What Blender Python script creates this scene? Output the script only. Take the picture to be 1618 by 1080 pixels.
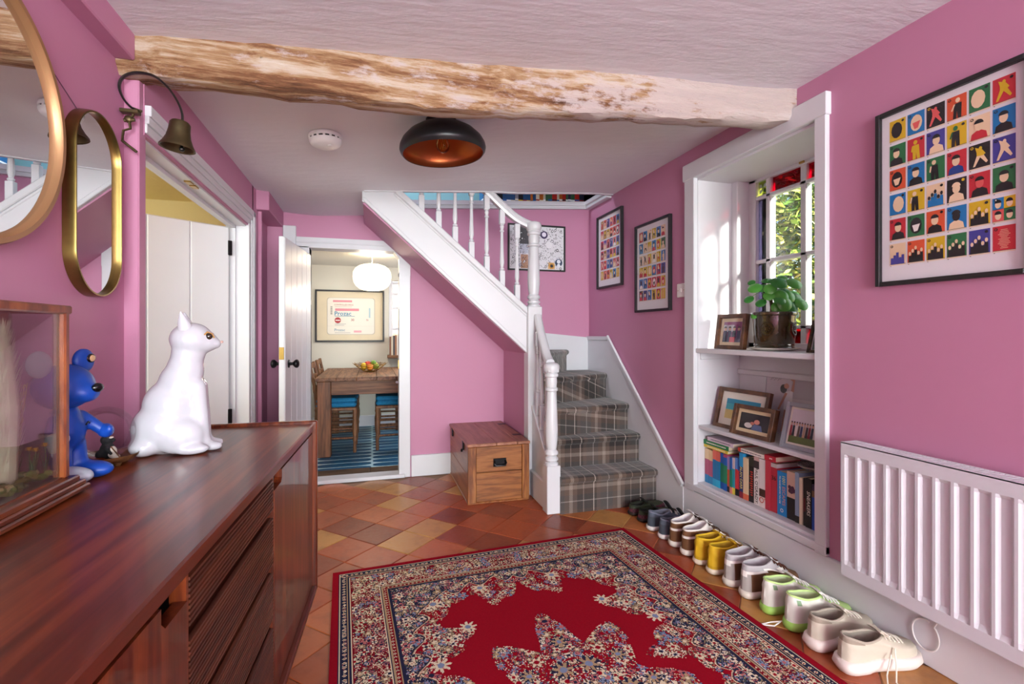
import bpy, bmesh, math, random
import numpy as np
from mathutils import Matrix, Vector
from mathutils.geometry import tessellate_polygon
R = math.radians
PI = math.pi
S = bpy.context.scene
COL = S.collection
for _o in list(bpy.data.objects):
    bpy.data.objects.remove(_o)

# ------------------------------------------------------------------ camera, world, sun, exposure
YAW = math.atan(221 / 760.0)
cam_d = bpy.data.cameras.new('camera')
cam = bpy.data.objects.new('camera', cam_d)
COL.objects.link(cam)
cam.location = (0, 0, 1.15)
cam.rotation_euler = (R(90), 0, -YAW)
cam_d.sensor_fit = 'HORIZONTAL'
cam_d.sensor_width = 36
cam_d.lens = 760 / 1618 * 36
cam_d.shift_y = -15 / 1618
cam_d.clip_start = 0.02
S.camera = cam
S.view_settings.view_transform = 'Standard'
S.view_settings.look = 'None'
S.view_settings.gamma = 1
S.view_settings.use_curve_mapping = False
S.view_settings.exposure = 0.46

W = bpy.data.worlds.new('world')
S.world = W
W.use_nodes = True
_nt = W.node_tree
_bg = _nt.nodes['Background']
_sky = _nt.nodes.new('ShaderNodeTexSky')
_sky.sky_type = 'NISHITA'
_sky.sun_disc = False
_sky.sun_elevation = R(38)
_sky.sun_rotation = R(115)
_nt.links.new(_sky.outputs[0], _bg.inputs[0])
_bg.inputs[1].default_value = 0.24


def light(name, kind, loc, aim, energy, color=(1, 1, 1), size=None, size_y=None, **kw):
    d = bpy.data.lights.new(name, kind)
    d.energy = energy
    d.color = color
    if kind == 'AREA':
        d.shape = 'RECTANGLE'
        d.size = size
        d.size_y = size_y or size
    elif size is not None and kind in ('POINT', 'SPOT'):
        d.shadow_soft_size = size
    for k, v in kw.items():
        setattr(d, k, v)
    o = bpy.data.objects.new(name, d)
    COL.objects.link(o)
    o.location = loc
    o.rotation_euler = (Vector(aim) - Vector(loc)).to_track_quat('-Z', 'Y').to_euler()
    return o


# sun through the garden window, grazing the far reveal of the alcove
light('sun', 'SUN', (6, -2, 6), (6 - 1.0, -2 + 2.1, 6 - 0.85), 30.0, (1.0, 0.95, 0.86), angle=R(7))
# area lamps added in place of unseen windows behind the camera, for even daylight
light('rear_daylight_fill', 'AREA', (0.55, -4.08, 1.30), (0.55, 3, 1.25), 285, (0.90, 1.0, 0.975), 2.3, 1.6)
light('side_daylight_fill', 'AREA', (1.80, -1.45, 1.4), (-2, 0.4, 1.2), 22, (0.88, 1.0, 0.98), 1.1, 1.2)
# unseen fill lamps added to brighten the kitchen and the stairwell
light('kitchen_fill', 'AREA', (1.62, 5.2, 1.35), (-1, 4.9, 0.7), 34, (0.80, 0.90, 1.0), 1.0, 0.9)
light('stairwell_fill', 'AREA', (-0.2, 3.72, 3.3), (1.2, 3.8, 1.8), 16, (0.85, 0.95, 1.0), 0.6, 0.3)


# ------------------------------------------------------------------ helpers
def lin(h):
    if isinstance(h, str):
        h = h.lstrip('#')
        v = [int(h[i:i + 2], 16) / 255 for i in (0, 2, 4)]
    else:
        v = h[:3]
        return tuple(v)
    return tuple(x / 12.92 if x <= .04045 else ((x + .055) / 1.055) ** 2.4 for x in v)


class Node:
    def __init__(s, name):
        s.m = bpy.data.materials.new(name)
        s.m.use_nodes = True
        s.t = s.m.node_tree
        s.b = s.t.nodes['Principled BSDF']
        s.out = s.t.nodes['Material Output']

    def n(s, typ, **kw):
        nd = s.t.nodes.new('ShaderNode' + typ)
        for k, v in kw.items():
            if k.startswith('i_'):
                nd.inputs[k[2:].replace('_', ' ')].default_value = v
            else:
                setattr(nd, k, v)
        return nd

    def l(s, a, b):
        s.t.links.new(a, b)

    def math(s, op, a, b=None, c=None):
        nd = s.t.nodes.new('ShaderNodeMath')
        nd.operation = op
        for i, v in enumerate((a, b, c)):
            if v is None:
                continue
            if isinstance(v, (int, float)):
                nd.inputs[i].default_value = v
            else:
                s.l(v, nd.inputs[i])
        return nd.outputs[0]

    def mix(s, f, a, b, mode='MIX'):
        nd = s.t.nodes.new('ShaderNodeMix')
        nd.data_type = 'RGBA'
        nd.blend_type = mode
        for i, v in ((0, f), (6, a), (7, b)):
            if isinstance(v, (int, float)):
                nd.inputs[i].default_value = v
            elif isinstance(v, tuple):
                nd.inputs[i].default_value = (*v[:3], 1)
            else:
                s.l(v, nd.inputs[i])
        return nd.outputs[2]

    def coords(s, scale=(1, 1, 1), kind='Object', rot=(0, 0, 0)):
        tc = s.n('TexCoord')
        mp = s.n('Mapping')
        mp.inputs['Scale'].default_value = scale
        mp.inputs['Rotation'].default_value = rot
        s.l(tc.outputs[kind], mp.inputs[0])
        return mp.outputs[0]

    def noise(s, vec, scale=5, detail=3, rough=.5):
        nd = s.n('TexNoise')
        nd.inputs['Scale'].default_value = scale
        nd.inputs['Detail'].default_value = detail
        nd.inputs['Roughness'].default_value = rough
        if vec is not None:
            s.l(vec, nd.inputs['Vector'])
        return nd.outputs[0]

    def ramp(s, fac, stops, interp='LINEAR'):
        nd = s.n('ValToRGB')
        cr = nd.color_ramp
        cr.interpolation = interp
        while len(cr.elements) < len(stops):
            cr.elements.new(.5)
        for e, (p, c) in zip(cr.elements, stops):
            e.position = p
            e.color = (*lin(c), 1)
        s.l(fac, nd.inputs[0])
        return nd.outputs[0]

    def bump(s, h, strength=.3, dist=.01):
        nd = s.n('Bump')
        nd.inputs['Strength'].default_value = strength
        nd.inputs['Distance'].default_value = dist
        s.l(h, nd.inputs['Height'])
        s.l(nd.outputs[0], s.b.inputs['Normal'])

    def set(s, **kw):
        for k, v in kw.items():
            key = {'color': 'Base Color', 'rough': 'Roughness', 'metal': 'Metallic', 'coat': 'Coat Weight', 'spec': 'Specular IOR Level',
                   'trans': 'Transmission Weight', 'ior': 'IOR', 'emit': 'Emission Color', 'emits': 'Emission Strength', 'sheen': 'Sheen Weight',
                   'sss': 'Subsurface Weight', 'alpha': 'Alpha', 'coatr': 'Coat Roughness'}[k]
            inp = s.b.inputs[key]
            if isinstance(v, (str, tuple)) and key in ('Base Color', 'Emission Color'):
                inp.default_value = (*lin(v), 1)
            elif isinstance(v, (int, float)):
                inp.default_value = v
            else:
                s.l(v, inp)
        return s


MATS = {}


def mat(name, color, rough=.5, metal=0., vary=.06, scale=8., bump=0., bscale=60., coat=0., sheen=0., spec=.5):
    """plain paint / plastic / metal / cloth with a slight procedural unevenness"""
    if name in MATS:
        return MATS[name]
    k = Node(name)
    v = k.coords()
    n = k.noise(v, scale, 3)
    c = lin(color)
    lo = tuple(x * (1 - vary) for x in c)
    hi = tuple(min(1, x * (1 + vary)) for x in c)
    k.set(color=k.mix(n, lo, hi), rough=rough, metal=metal, coat=coat, sheen=sheen, spec=spec)
    if bump:
        k.bump(k.noise(v, bscale, 4), bump, .005)
    MATS[name] = k.m
    return k.m


def vmat(name, rough=.6, bump=0., bscale=200., metal=0., coat=0., sheen=0., spec=.5):
    """colour comes from the mesh's own colour attribute (print, dye, painted panels)"""
    if name in MATS:
        return MATS[name]
    k = Node(name)
    a = k.n('VertexColor')
    a.layer_name = 'Col'
    n = k.noise(k.coords(), 40, 3)
    k.set(color=k.mix(k.math('MULTIPLY', n, .18), a.outputs[0], (0.5, 0.5, 0.5), 'SOFT_LIGHT'), rough=rough, metal=metal, coat=coat, sheen=sheen, spec=spec)
    if bump:
        k.bump(k.noise(k.coords(), bscale, 2), bump, .003)
    MATS[name] = k.m
    return k.m


def wood(name, c1, c2, c3=None, along=(1, .08, 1), scale=14, rough=.4, coat=0., bump=.08, ring=6.):
    """grain stretched along the axis whose factor in `along` is small"""
    if name in MATS:
        return MATS[name]
    k = Node(name)
    v = k.coords(along)
    n1 = k.noise(v, scale, 5, .6)
    n2 = k.noise(v, scale * 5, 4, .65)
    w = k.math('FRACT', k.math('MULTIPLY', n1, ring))
    w = k.math('ABSOLUTE', k.math('SUBTRACT', w, .5))
    f = k.math('ADD', k.math('MULTIPLY', w, .9), k.math('MULTIPLY', n2, .55))
    st = [(.15, c1), (.75, c2)] if c3 is None else [(.12, c1), (.45, c2), (.85, c3)]
    k.set(color=k.ramp(f, st), rough=rough, coat=coat)
    if bump:
        k.bump(n2, bump, .004)
    MATS[name] = k.m
    return k.m


def glassy(name, tint=(1, 1, 1), refl=.10, rough=.0):
    """thin pane: light passes tinted, the surface mirrors at grazing angles"""
    if name in MATS:
        return MATS[name]
    k = Node(name)
    tr = k.n('BsdfTransparent')
    tr.inputs[0].default_value = (*tint, 1)
    gl = k.n('BsdfGlossy')
    gl.inputs['Roughness'].default_value = rough
    lw = k.n('Fresnel')
    lw.inputs[0].default_value = 1.35
    mx = k.n('MixShader')
    k.l(k.math('MULTIPLY_ADD', lw.outputs[0], .55 + refl, 0.), mx.inputs[0])
    k.l(tr.outputs[0], mx.inputs[1])
    k.l(gl.outputs[0], mx.inputs[2])
    k.l(mx.outputs[0], k.out.inputs[0])
    MATS[name] = k.m
    return k.m


class MB:
    """collects geometry for ONE mesh object"""

    def __init__(s):
        s.v = []
        s.f = []
        s.c = []
        s.mi = []
        s.col = (1, 1, 1)
        s.m = 0

    def color(s, h):
        s.col = lin(h)
        return s

    def mark(s):
        return len(s.v)

    def tf(s, mark, mx):
        for i in range(mark, len(s.v)):
            s.v[i] = tuple(mx @ Vector(s.v[i]))
        return s

    def add(s, vs, fs):
        b = len(s.v)
        s.v += [tuple(p) for p in vs]
        for f in fs:
            s.f.append(tuple(b + i for i in f))
            s.c.append(s.col)
            s.mi.append(s.m)
        return s

    def poly(s, pts):
        return s.add(pts, [tuple(range(len(pts)))])

    def box(s, lo, hi, bev=0.):
        x0, y0, z0 = [min(a, b) for a, b in zip(lo, hi)]
        x1, y1, z1 = [max(a, b) for a, b in zip(lo, hi)]
        if bev <= 0:
            vs = [(x, y, z) for x in (x0, x1) for y in (y0, y1) for z in (z0, z1)]
            return s.add(vs, [(0, 1, 3, 2), (4, 6, 7, 5), (0, 4, 5, 1), (2, 3, 7, 6), (0, 2, 6, 4), (1, 5, 7, 3)])
        bev = min(bev, (x1 - x0) * .49, (y1 - y0) * .49, (z1 - z0) * .49)
        L, H = (x0, y0, z0), (x1, y1, z1)
        vs, ix = [], {}
        for i in range(8):
            sg = [(i >> k) & 1 for k in range(3)]
            for a in range(3):
                p = [(H[k] if sg[k] else L[k]) if k == a else ((H[k] - bev) if sg[k] else (L[k] + bev)) for k in range(3)]
                ix[i, a] = len(vs)
                vs.append(p)
        fs = []
        cen = Vector(((x0 + x1) / 2, (y0 + y1) / 2, (z0 + z1) / 2))

        def put(idx):
            P = [Vector(vs[q]) for q in idx]
            nn = (P[1] - P[0]).cross(P[2] - P[0])
            m = sum(P, Vector()) / len(P)
            fs.append(tuple(idx) if nn.dot(m - cen) > 0 else tuple(reversed(idx)))
        for a in range(3):
            b, c = (a + 1) % 3, (a + 2) % 3
            for sg in (0, 1):
                put([ix[(sg << a) | (p << b) | (q << c), a] for p, q in ((0, 0), (1, 0), (1, 1), (0, 1))])
            for p in (0, 1):
                for q in (0, 1):
                    i0 = (p << b) | (q << c)
                    i1 = i0 | (1 << a)
                    put([ix[i0, b], ix[i1, b], ix[i1, c], ix[i0, c]])
        for i in range(8):
            put([ix[i, 0], ix[i, 1], ix[i, 2]])
        return s.add(vs, fs)

    def lathe(s, prof, seg=24, cap=True, c=(0, 0, 0), sx=1., sy=1., wob=None):
        vs, fs = [], []
        n = len(prof)
        for j in range(seg):
            a = 2 * PI * j / seg
            w = wob(a) if wob else 1.
            for r, z in prof:
                vs.append((c[0] + r * w * math.cos(a) * sx, c[1] + r * w * math.sin(a) * sy, c[2] + z))
        for j in range(seg):
            k = (j + 1) % seg
            for i in range(n - 1):
                fs.append((j * n + i, k * n + i, k * n + i + 1, j * n + i + 1))
        if cap:
            if prof[0][0] > 1e-6:
                fs.append(tuple(j * n for j in reversed(range(seg))))
            if prof[-1][0] > 1e-6:
                fs.append(tuple(j * n + n - 1 for j in range(seg)))
        return s.add(vs, fs)

    def tube(s, pts, r, seg=8, closed=False, cap=True, flat=1.):
        pts = [Vector(p) for p in pts]
        n = len(pts)
        rr = r if isinstance(r, (list, tuple)) else [r] * n
        vs, fs = [], []
        t0 = (pts[1] - pts[0]).normalized()
        up = Vector((0, 0, 1)) if abs(t0.z) < .9 else Vector((1, 0, 0))
        nrm = (up - t0 * up.dot(t0)).normalized()
        for i, p in enumerate(pts):
            if closed:
                t = (pts[(i + 1) % n] - pts[i - 1]).normalized()
            else:
                t = (pts[min(i + 1, n - 1)] - pts[max(i - 1, 0)]).normalized()
            nrm = (nrm - t * nrm.dot(t)).normalized()
            bn = t.cross(nrm)
            for j in range(seg):
                a = 2 * PI * j / seg
                vs.append(p + nrm * (math.cos(a) * rr[i] * flat) + bn * (math.sin(a) * rr[i]))
        m = n if closed else n - 1
        for i in range(m):
            k = (i + 1) % n
            for j in range(seg):
                q = (j + 1) % seg
                fs.append((i * seg + j, i * seg + q, k * seg + q, k * seg + j))
        if cap and not closed:
            fs.append(tuple(reversed(range(seg))))
            fs.append(tuple((n - 1) * seg + j for j in range(seg)))
        return s.add(vs, fs)

    def loft(s, rings, cap=True, closed=True):
        k = len(rings[0])
        vs = [p for r in rings for p in r]
        fs = []
        for i in range(len(rings) - 1):
            for j in range(k if closed else k - 1):
                q = (j + 1) % k
                fs.append((i * k + j, i * k + q, (i + 1) * k + q, (i + 1) * k + j))
        if cap and closed:
            fs.append(tuple(reversed(range(k))))
            fs.append(tuple((len(rings) - 1) * k + j for j in range(k)))
        return s.add(vs, fs)

    def prism(s, pts, axis, a, b):
        """2-D polygon extruded along axis ('x','y','z') from a to b"""
        def mk(p, h):
            return {'x': (h, p[0], p[1]), 'y': (p[0], h, p[1]), 'z': (p[0], p[1], h)}[axis]
        n = len(pts)
        vs = [mk(p, a) for p in pts] + [mk(p, b) for p in pts]
        if n > 4:
            tri = tessellate_polygon([[Vector((p[0], p[1], 0)) for p in pts]])
            fs = [tuple(q) for q in tri] + [tuple(n + i for i in reversed(q)) for q in tri]
        else:
            fs = [tuple(range(n)), tuple(reversed(range(n, 2 * n)))]
        fs += [(i, n + i, n + (i + 1) % n, (i + 1) % n) for i in range(n)]
        return s.add(vs, fs)

    def ball(s, c, r, seg=12, rings=8):
        rx, ry, rz = (r, r, r) if isinstance(r, (int, float)) else r
        prof = [(math.sin(PI * i / rings), -math.cos(PI * i / rings)) for i in range(rings + 1)]
        mk = s.mark()
        s.lathe([(max(p, 1e-7), z) for p, z in prof], seg, cap=False)
        return s.tf(mk, Matrix.Translation(c) @ Matrix.Diagonal((rx, ry, rz, 1)))

    def build(s, name, material=None, parent=None, loc=None, rot=None, smooth=True, angle=35, fix=True):
        me = bpy.data.meshes.new(name)
        me.from_pydata(s.v, [], s.f)
        ms = material if isinstance(material, (list, tuple)) else [material]
        for m in ms:
            if m:
                me.materials.append(m)
        if len(ms) > 1:
            me.polygons.foreach_set('material_index', s.mi)
        if any(c != (1, 1, 1) for c in s.c):
            at = me.color_attributes.new('Col', 'FLOAT_COLOR', 'CORNER')
            arr = np.ones((len(me.loops), 4), np.float32)
            ln = np.fromiter((len(f) for f in s.f), int)
            arr[:, :3] = np.repeat(np.array(s.c, np.float32), ln, axis=0)
            at.data.foreach_set('color', arr.ravel())
        if fix:
            bm = bmesh.new()
            bm.from_mesh(me)
            bmesh.ops.recalc_face_normals(bm, faces=bm.faces)
            bm.to_mesh(me)
            bm.free()
        if smooth:
            me.shade_smooth()
            me.set_sharp_from_angle(angle=R(angle))
        o = bpy.data.objects.new(name, me)
        COL.objects.link(o)
        if parent:
            o.parent = parent
        if loc:
            o.location = loc
        if rot:
            o.rotation_euler = rot
        return o


def tag(o, label, cat, group=None):
    o['label'] = label
    o['category'] = cat
    if group:
        o['group'] = group
    return o


def thing(name, label, cat, loc=(0, 0, 0), rz=0., group=None):
    o = bpy.data.objects.new(name, None)
    o.empty_display_size = .05
    COL.objects.link(o)
    o.location = loc
    o.rotation_euler = (0, 0, rz)
    return tag(o, label, cat, group)


def struct(o, label=None):
    o['kind'] = 'structure'
    if label:
        o['label'] = label
    return o


def dup(root, loc=None, rz=None, label=None, group=None):
    r = root.copy()
    COL.objects.link(r)
    if loc is not None:
        r.location = loc
    if rz is not None:
        r.rotation_euler = (0, 0, rz)
    if label:
        r['label'] = label
    if group:
        r['group'] = group
    for ch in list(root.children):
        c = ch.copy()
        COL.objects.link(c)
        c.parent = r
        for g in list(ch.children):
            d = g.copy()
            COL.objects.link(d)
            d.parent = c
    return r


_deps = None


def realise(o):
    """apply the object's modifiers"""
    dg = bpy.context.evaluated_depsgraph_get()
    me = bpy.data.meshes.new_from_object(o.evaluated_get(dg))
    mats = list(o.data.materials)
    o.modifiers.clear()
    o.data = me
    if not me.materials:
        for m in mats:
            me.materials.append(m)
    return o


def organic(name, parts, material, parent=None, voxel=.006, smooth=8, loc=None, rot=None):
    """one continuous body grown over overlapping balls (c, r) and tapered limbs (p, q, r0, r1)"""
    m = MB()
    for p in parts:
        if len(p) == 2:
            m.ball(p[0], p[1], 20, 14)
        elif len(p) == 3:
            mk = m.mark()
            m.ball((0, 0, 0), p[1], 20, 14)
            m.tf(mk, Matrix.Translation(p[0]) @ p[2].to_matrix().to_4x4())
        else:
            a, b, r0, r1 = Vector(p[0]), Vector(p[1]), p[2], p[3]
            n = max(3, int((b - a).length / min(r0, r1) * 2.2))
            for i in range(n + 1):
                t = i / n
                m.ball(a.lerp(b, t), r0 + (r1 - r0) * t, 14, 10)
    o = m.build(name, material, parent, loc, rot, fix=False)
    md = o.modifiers.new('remesh', 'REMESH')
    md.mode = 'VOXEL'
    md.voxel_size = voxel
    md2 = o.modifiers.new('smooth', 'SMOOTH')
    md2.iterations = smooth
    md2.factor = .6
    realise(o)
    o.data.shade_smooth()
    return o


def text(name, body, size, mx, material, parent=None, align='CENTER', extrude=.0004, italic=0., sx=1., bold=0.):
    cu = bpy.data.curves.new(name, 'FONT')
    cu.body = body
    cu.size = size
    cu.align_x = align
    cu.align_y = 'CENTER'
    cu.extrude = extrude
    cu.shear = italic
    cu.offset = bold
    cu.resolution_u = 3
    ob = bpy.data.objects.new(name, cu)
    COL.objects.link(ob)
    dg = bpy.context.evaluated_depsgraph_get()
    me = bpy.data.meshes.new_from_object(ob.evaluated_get(dg))
    bpy.data.objects.remove(ob)
    me.transform(mx @ Matrix.Diagonal((sx, 1, 1, 1)))
    me.materials.clear()
    me.materials.append(material)
    o = bpy.data.objects.new(name, me)
    COL.objects.link(o)
    if parent:
        o.parent = parent
    return o


def grid_colors(name, img, w, h, material, parent=None, z=0., loc=None, rot=None):
    """img: rows x cols x 3 linear colours laid over a w x h sheet (x right, y up)"""
    ny, nx = img.shape[:2]
    xs = np.linspace(-w / 2, w / 2, nx + 1)
    ys = np.linspace(h / 2, -h / 2, ny + 1)
    X, Y = np.meshgrid(xs, ys)
    V = np.stack([X, Y, np.full_like(X, z)], -1).reshape(-1, 3)
    i = np.arange(ny * nx)
    r, c = i // nx, i % nx
    a = r * (nx + 1) + c
    Fc = np.stack([a + nx + 1, a + nx + 2, a + 1, a], -1).astype(np.int32)
    me = bpy.data.meshes.new(name)
    me.vertices.add(len(V))
    me.vertices.foreach_set('co', V.astype(np.float32).ravel())
    me.loops.add(Fc.size)
    me.loops.foreach_set('vertex_index', Fc.ravel())
    me.polygons.add(len(Fc))
    me.polygons.foreach_set('loop_start', np.arange(0, Fc.size, 4, dtype=np.int32))
    me.update(calc_edges=True)
    at = me.color_attributes.new('Col', 'FLOAT_COLOR', 'CORNER')
    arr = np.ones((len(Fc), 4, 4), np.float32)
    arr[:, :, :3] = img.reshape(-1, 1, 3)
    at.data.foreach_set('color', arr.ravel())
    me.materials.append(material)
    o = bpy.data.objects.new(name, me)
    COL.objects.link(o)
    if parent:
        o.parent = parent
    if loc:
        o.location = loc
    if rot:
        o.rotation_euler = rot
    return o



# ------------------------------------------------------------------ materials of the shell
def plaster(name, color, bump=.12, bscale=14., rough=.6, vary=.05, stretch=(1, 1, 1)):
    k = Node(name)
    v = k.coords(stretch)
    n = k.noise(v, 2.2, 4)
    n2 = k.noise(v, bscale, 5, .6)
    c = lin(color)
    k.set(color=k.mix(n, tuple(x * (1 - vary) for x in c), tuple(min(1, x * (1 + vary)) for x in c)), rough=rough)
    k.bump(n2, bump, .02)
    MATS[name] = k.m
    return k.m


PINK = plaster('pink_paint', '#bd7f9e', .06, 10, .55)
CEIL = plaster('ceiling_paint', '#e2e0e8', .20, 16, .75, .03, (.45, 1.6, 1))
WHITE = mat('white_gloss_paint', '#d2d2d7', .32, vary=.02, bump=.03, bscale=25)
WHITE2 = mat('white_satin_paint', '#d6d5da', .45, vary=.03, bump=.05, bscale=18)
KWALL = plaster('kitchen_paint', '#d3cfc2', .04, 10, .7, .02)
KCEIL = plaster('kitchen_ceiling_paint', '#d9d6cc', .04, 10, .8, .02)
CREAM = plaster('pantry_paint', '#efdca6', .3, 20, .8, .03)
TEAL = plaster('teal_paint', '#8ec6cb', .05, 10, .6, .03)
BLACK = mat('black_satin', '#141316', .4, vary=.05)
IRON = mat('black_iron', '#17161a', .38, .6, vary=.2)
BRASS = mat('brass', '#b08d4e', .28, 1., vary=.15, scale=12)


def zc(x, y):
    sag = .042 * max(0., min(1., (y - 2.85) / .42)) * max(0., min(1., (x + .72) / .3, (1.65 - x) / .7))
    return 2.115 + .076 * x - sag - .012 * max(0., y - 3.3)


def yedge(x):
    return 3.27 + max(0., x - .8) * .195


# ---- floor with its quarry tiles
def tile_mat():
    k = Node('quarry_tile')
    oi = k.n('ObjectInfo')
    tc = k.n('TexCoord')
    vv = k.n('VectorMath')
    vv.operation = 'ADD'
    k.l(tc.outputs['Object'], vv.inputs[0])
    k.l(oi.outputs['Location'], vv.inputs[1])
    n1 = k.noise(vv.outputs[0], 9, 5, .6)
    n2 = k.noise(vv.outputs[0], 45, 4, .6)
    base = k.ramp(oi.outputs['Random'], [(0, '#80391f'), (.16, '#a04b28'), (.30, '#8a3f24'), (.44, '#b06036'), (.56, '#b7864a'), (.70, '#a87540'), (.80, '#9c5030'), (.92, '#b27040')], 'CONSTANT')
    dark = k.mix(.6, base, lin('#5a2418'), 'MULTIPLY')
    f = k.ramp(n1, [(.50, '#000000'), (.72, '#ffffff')])
    c = k.mix(k.math('MULTIPLY', f, .55), base, dark)
    c = k.mix(k.math('MULTIPLY', n2, .25), c, lin('#d8a070'), 'SOFT_LIGHT')
    k.set(color=c, rough=k.math('MULTIPLY_ADD', n2, .25, .26), spec=.5)
    k.bump(n2, .06, .01)
    return k.m


GROUT = mat('floor_grout', '#8b6a52', .8, bump=.3, bscale=120)
_m = MB()
_m.box((-.80, -4.25, -.10), (1.87, 3.97, -.004))
floor = struct(_m.build('floor', GROUT), 'terracotta and ochre quarry tiles laid on the diagonal')
TILE = tile_mat()
_h = .1555
_s = _h - .0022
tile_meshes = []
random.seed(4)
for q in range(3):
    m = MB()
    b = .004
    top = [(_s - b, 0), (0, _s - b), (-(_s - b), 0), (0, -(_s - b))]
    bot = [(_s, 0), (0, _s), (-_s, 0), (0, -_s)]
    zz = [random.uniform(-.0008, .0008) for _ in range(4)]
    m.loft([[(x, y, -.012) for x, y in bot], [(x, y, -.003) for x, y in bot], [(x, y, z) for (x, y), z in zip(top, zz)]])
    o = m.build('floor_tile', TILE, smooth=False)
    tile_meshes.append(o.data)
    bpy.data.objects.remove(o)
for i in range(-9, 14):
    for j in range(-18, 12):
        if (i + j) % 2:
            continue
        x, y = .334 + i * _h, 2.858 + j * _h
        if x < -.66 or x > 1.80 or y > 3.86 or y < .12:
            continue
        if -.02 < x < 1.28 and y < 2.26:
            continue
        o = bpy.data.objects.new('floor_tile', random.choice(tile_meshes))
        COL.objects.link(o)
        o.parent = floor
        o.location = (x, y, 0)
        o.rotation_euler = (0, 0, random.choice((0, 1, 2, 3)) * PI / 2 + random.uniform(-.006, .006))

# ---- ceiling, following the sag of the old house
m = MB()


def gridpatch(m, xs, yf, ny):
    vs, fs = [], []
    for x in xs:
        y0, y1 = yf(x)
        for j in range(ny + 1):
            y = y0 + (y1 - y0) * j / ny
            vs.append((x, y, zc(x, y)))
    n = ny + 1
    for i in range(len(xs) - 1):
        for j in range(ny):
            fs.append((i * n + j, i * n + j + 1, (i + 1) * n + j + 1, (i + 1) * n + j))
    m.add(vs, fs)


xs = [-.95 + .15 * i for i in range(20)]
gridpatch(m, [-.95, -.8, -.7, -.6, -.5, -.4, -.3, -.15, -.05], lambda x: (-4.25, 3.96), 60)
gridpatch(m, [-.05, .1, .25, .4, .6, .8, 1.0, 1.2, 1.4, 1.6, 1.9], lambda x: (-4.25, yedge(x)), 60)
# fascia of the stair opening
P = [(-.05, 3.96), (-.05, yedge(-.05)), (1.9, yedge(1.9))]
for a, b in zip(P, P[1:]):
    m.poly([(a[0], a[1], zc(*a)), (b[0], b[1], zc(*b)), (b[0], b[1], zc(*b) + .22), (a[0], a[1], zc(*a) + .22)])
ceiling = struct(m.build('ceiling', CEIL, fix=False), 'brushed white plaster ceiling')
m = MB()
n_ = 24
for i in range(n_):
    x0, x1 = -.05 + 1.9 * i / n_, -.05 + 1.9 * (i + 1) / n_
    y0, y1 = yedge(x0), yedge(x1)
    a, b = zc(x0, y0), zc(x1, y1)
    m.add([(x0, y0 - .012, a - .006), (x1, y1 - .012, b - .006), (x1, y1 + .012, b - .006), (x0, y0 + .012, a - .006),
           (x0, y0 - .012, a + .02), (x1, y1 - .012, b + .02), (x1, y1 + .012, b + .02), (x0, y0 + .012, a + .02)],
          [(0, 1, 2, 3), (0, 4, 5, 1), (2, 6, 7, 3)])
m.build('edge_bead', WHITE, ceiling)

# ---- left wall
m = MB()
m.box((-.95, -4.25, -.05), (-.752, 1.832, 2.4))
m.box((-.83, 1.832, 1.79), (-.71, 3.32, 2.4))          # over the doorway
m.box((-.83, 3.30, -.05), (-.71, 3.46, 2.4))
m.box((-.90, 3.46, -.05), (-.745, 3.93, 2.4))
m.box((-.83, 1.80, -.05), (-.712, 1.850, 2.4), .004)       # post by the doorway
wl = struct(m.build('wall_left', PINK, fix=False), 'pink painted wall with mirrors and the open plank door')
m = MB()
m.box((-.76, -4.2, 1.985), (-.700, 1.745, 2.2), .004)
m.build('boxing', PINK, wl)
m = MB()
m.box((-.76, 3.40, 1.935), (-.635, 3.93, 2.2), .004)
m.build('boxing', PINK, wl)
m = MB()
m.box((-.72, 3.455, 0), (-.690, 3.475, 2.1), .003)
m.build('corner_post', PINK, wl)

# ---- doorway trim on the left wall: stepped head, far jamb, lining
t = struct(MB().box((-.83, 1.853, 1.782), (-.722, 3.215, 1.81)).build('trim_1', WHITE), 'moulded white door surround in the left wall')
for a, b, d in ((1.80, 1.83, .006), (1.83, 1.855, .012), (1.855, 1.89, .018)):
    MB().box((-.722, 1.836, a), (-.71 + d, 3.215 + (a - 1.8) * 1.05 + .02, b), .002).build('head_moulding', WHITE, t)
for a, b, d in ((3.215, 3.245, .006), (3.245, 3.27, .012), (3.27, 3.31, .018)):
    MB().box((-.722, a, 0), (-.71 + d, b, 1.80 + (b - 3.215) * .95), .002).build('jamb_moulding', WHITE, t)
MB().box((-.83, 3.195, 0), (-.705, 3.215, 1.80)).build('lining', WHITE2, t)
MB().box((-.80, 3.178, 0), (-.775, 3.196, 1.782)).build('door_stop', WHITE2, t)
MB().box((-.80, 1.853, 1.765), (-.775, 3.19, 1.783)).build('door_stop', WHITE2, t)
m = MB()
for y in (2.30, 2.36):
    m.box((-.752, y, 1.776), (-.728, y + .045, 1.784), .001)
m.build('ball_catch', BRASS, t)

# ---- plank door of the left doorway, swung into the next room
d1 = struct(MB().box((0, -.02, .01), (.80, .02, 1.765), .003).build('door_1', WHITE2), 'white plank door standing open in the left wall')
d1.location = (-.812, 3.17, 0)
ang = math.atan2(2.93 - 3.17, -1.136 + .812)
d1.rotation_euler = (0, 0, ang)
for k_ in range(4):
    m = MB()
    m.box((.004 + k_ * .199, -.0, .015), (.198 + k_ * .199, .0265, 1.762), .004)
    m.box((.004 + k_ * .199, -.0265, .015), (.198 + k_ * .199, 0, 1.762), .004)
    m.build('plank', WHITE2, d1)
for z in (.62, 1.60):
    MB().box((-.012, .012, z), (.010, .032, z + .085), .002).build('hinge', IRON, d1)

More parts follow.
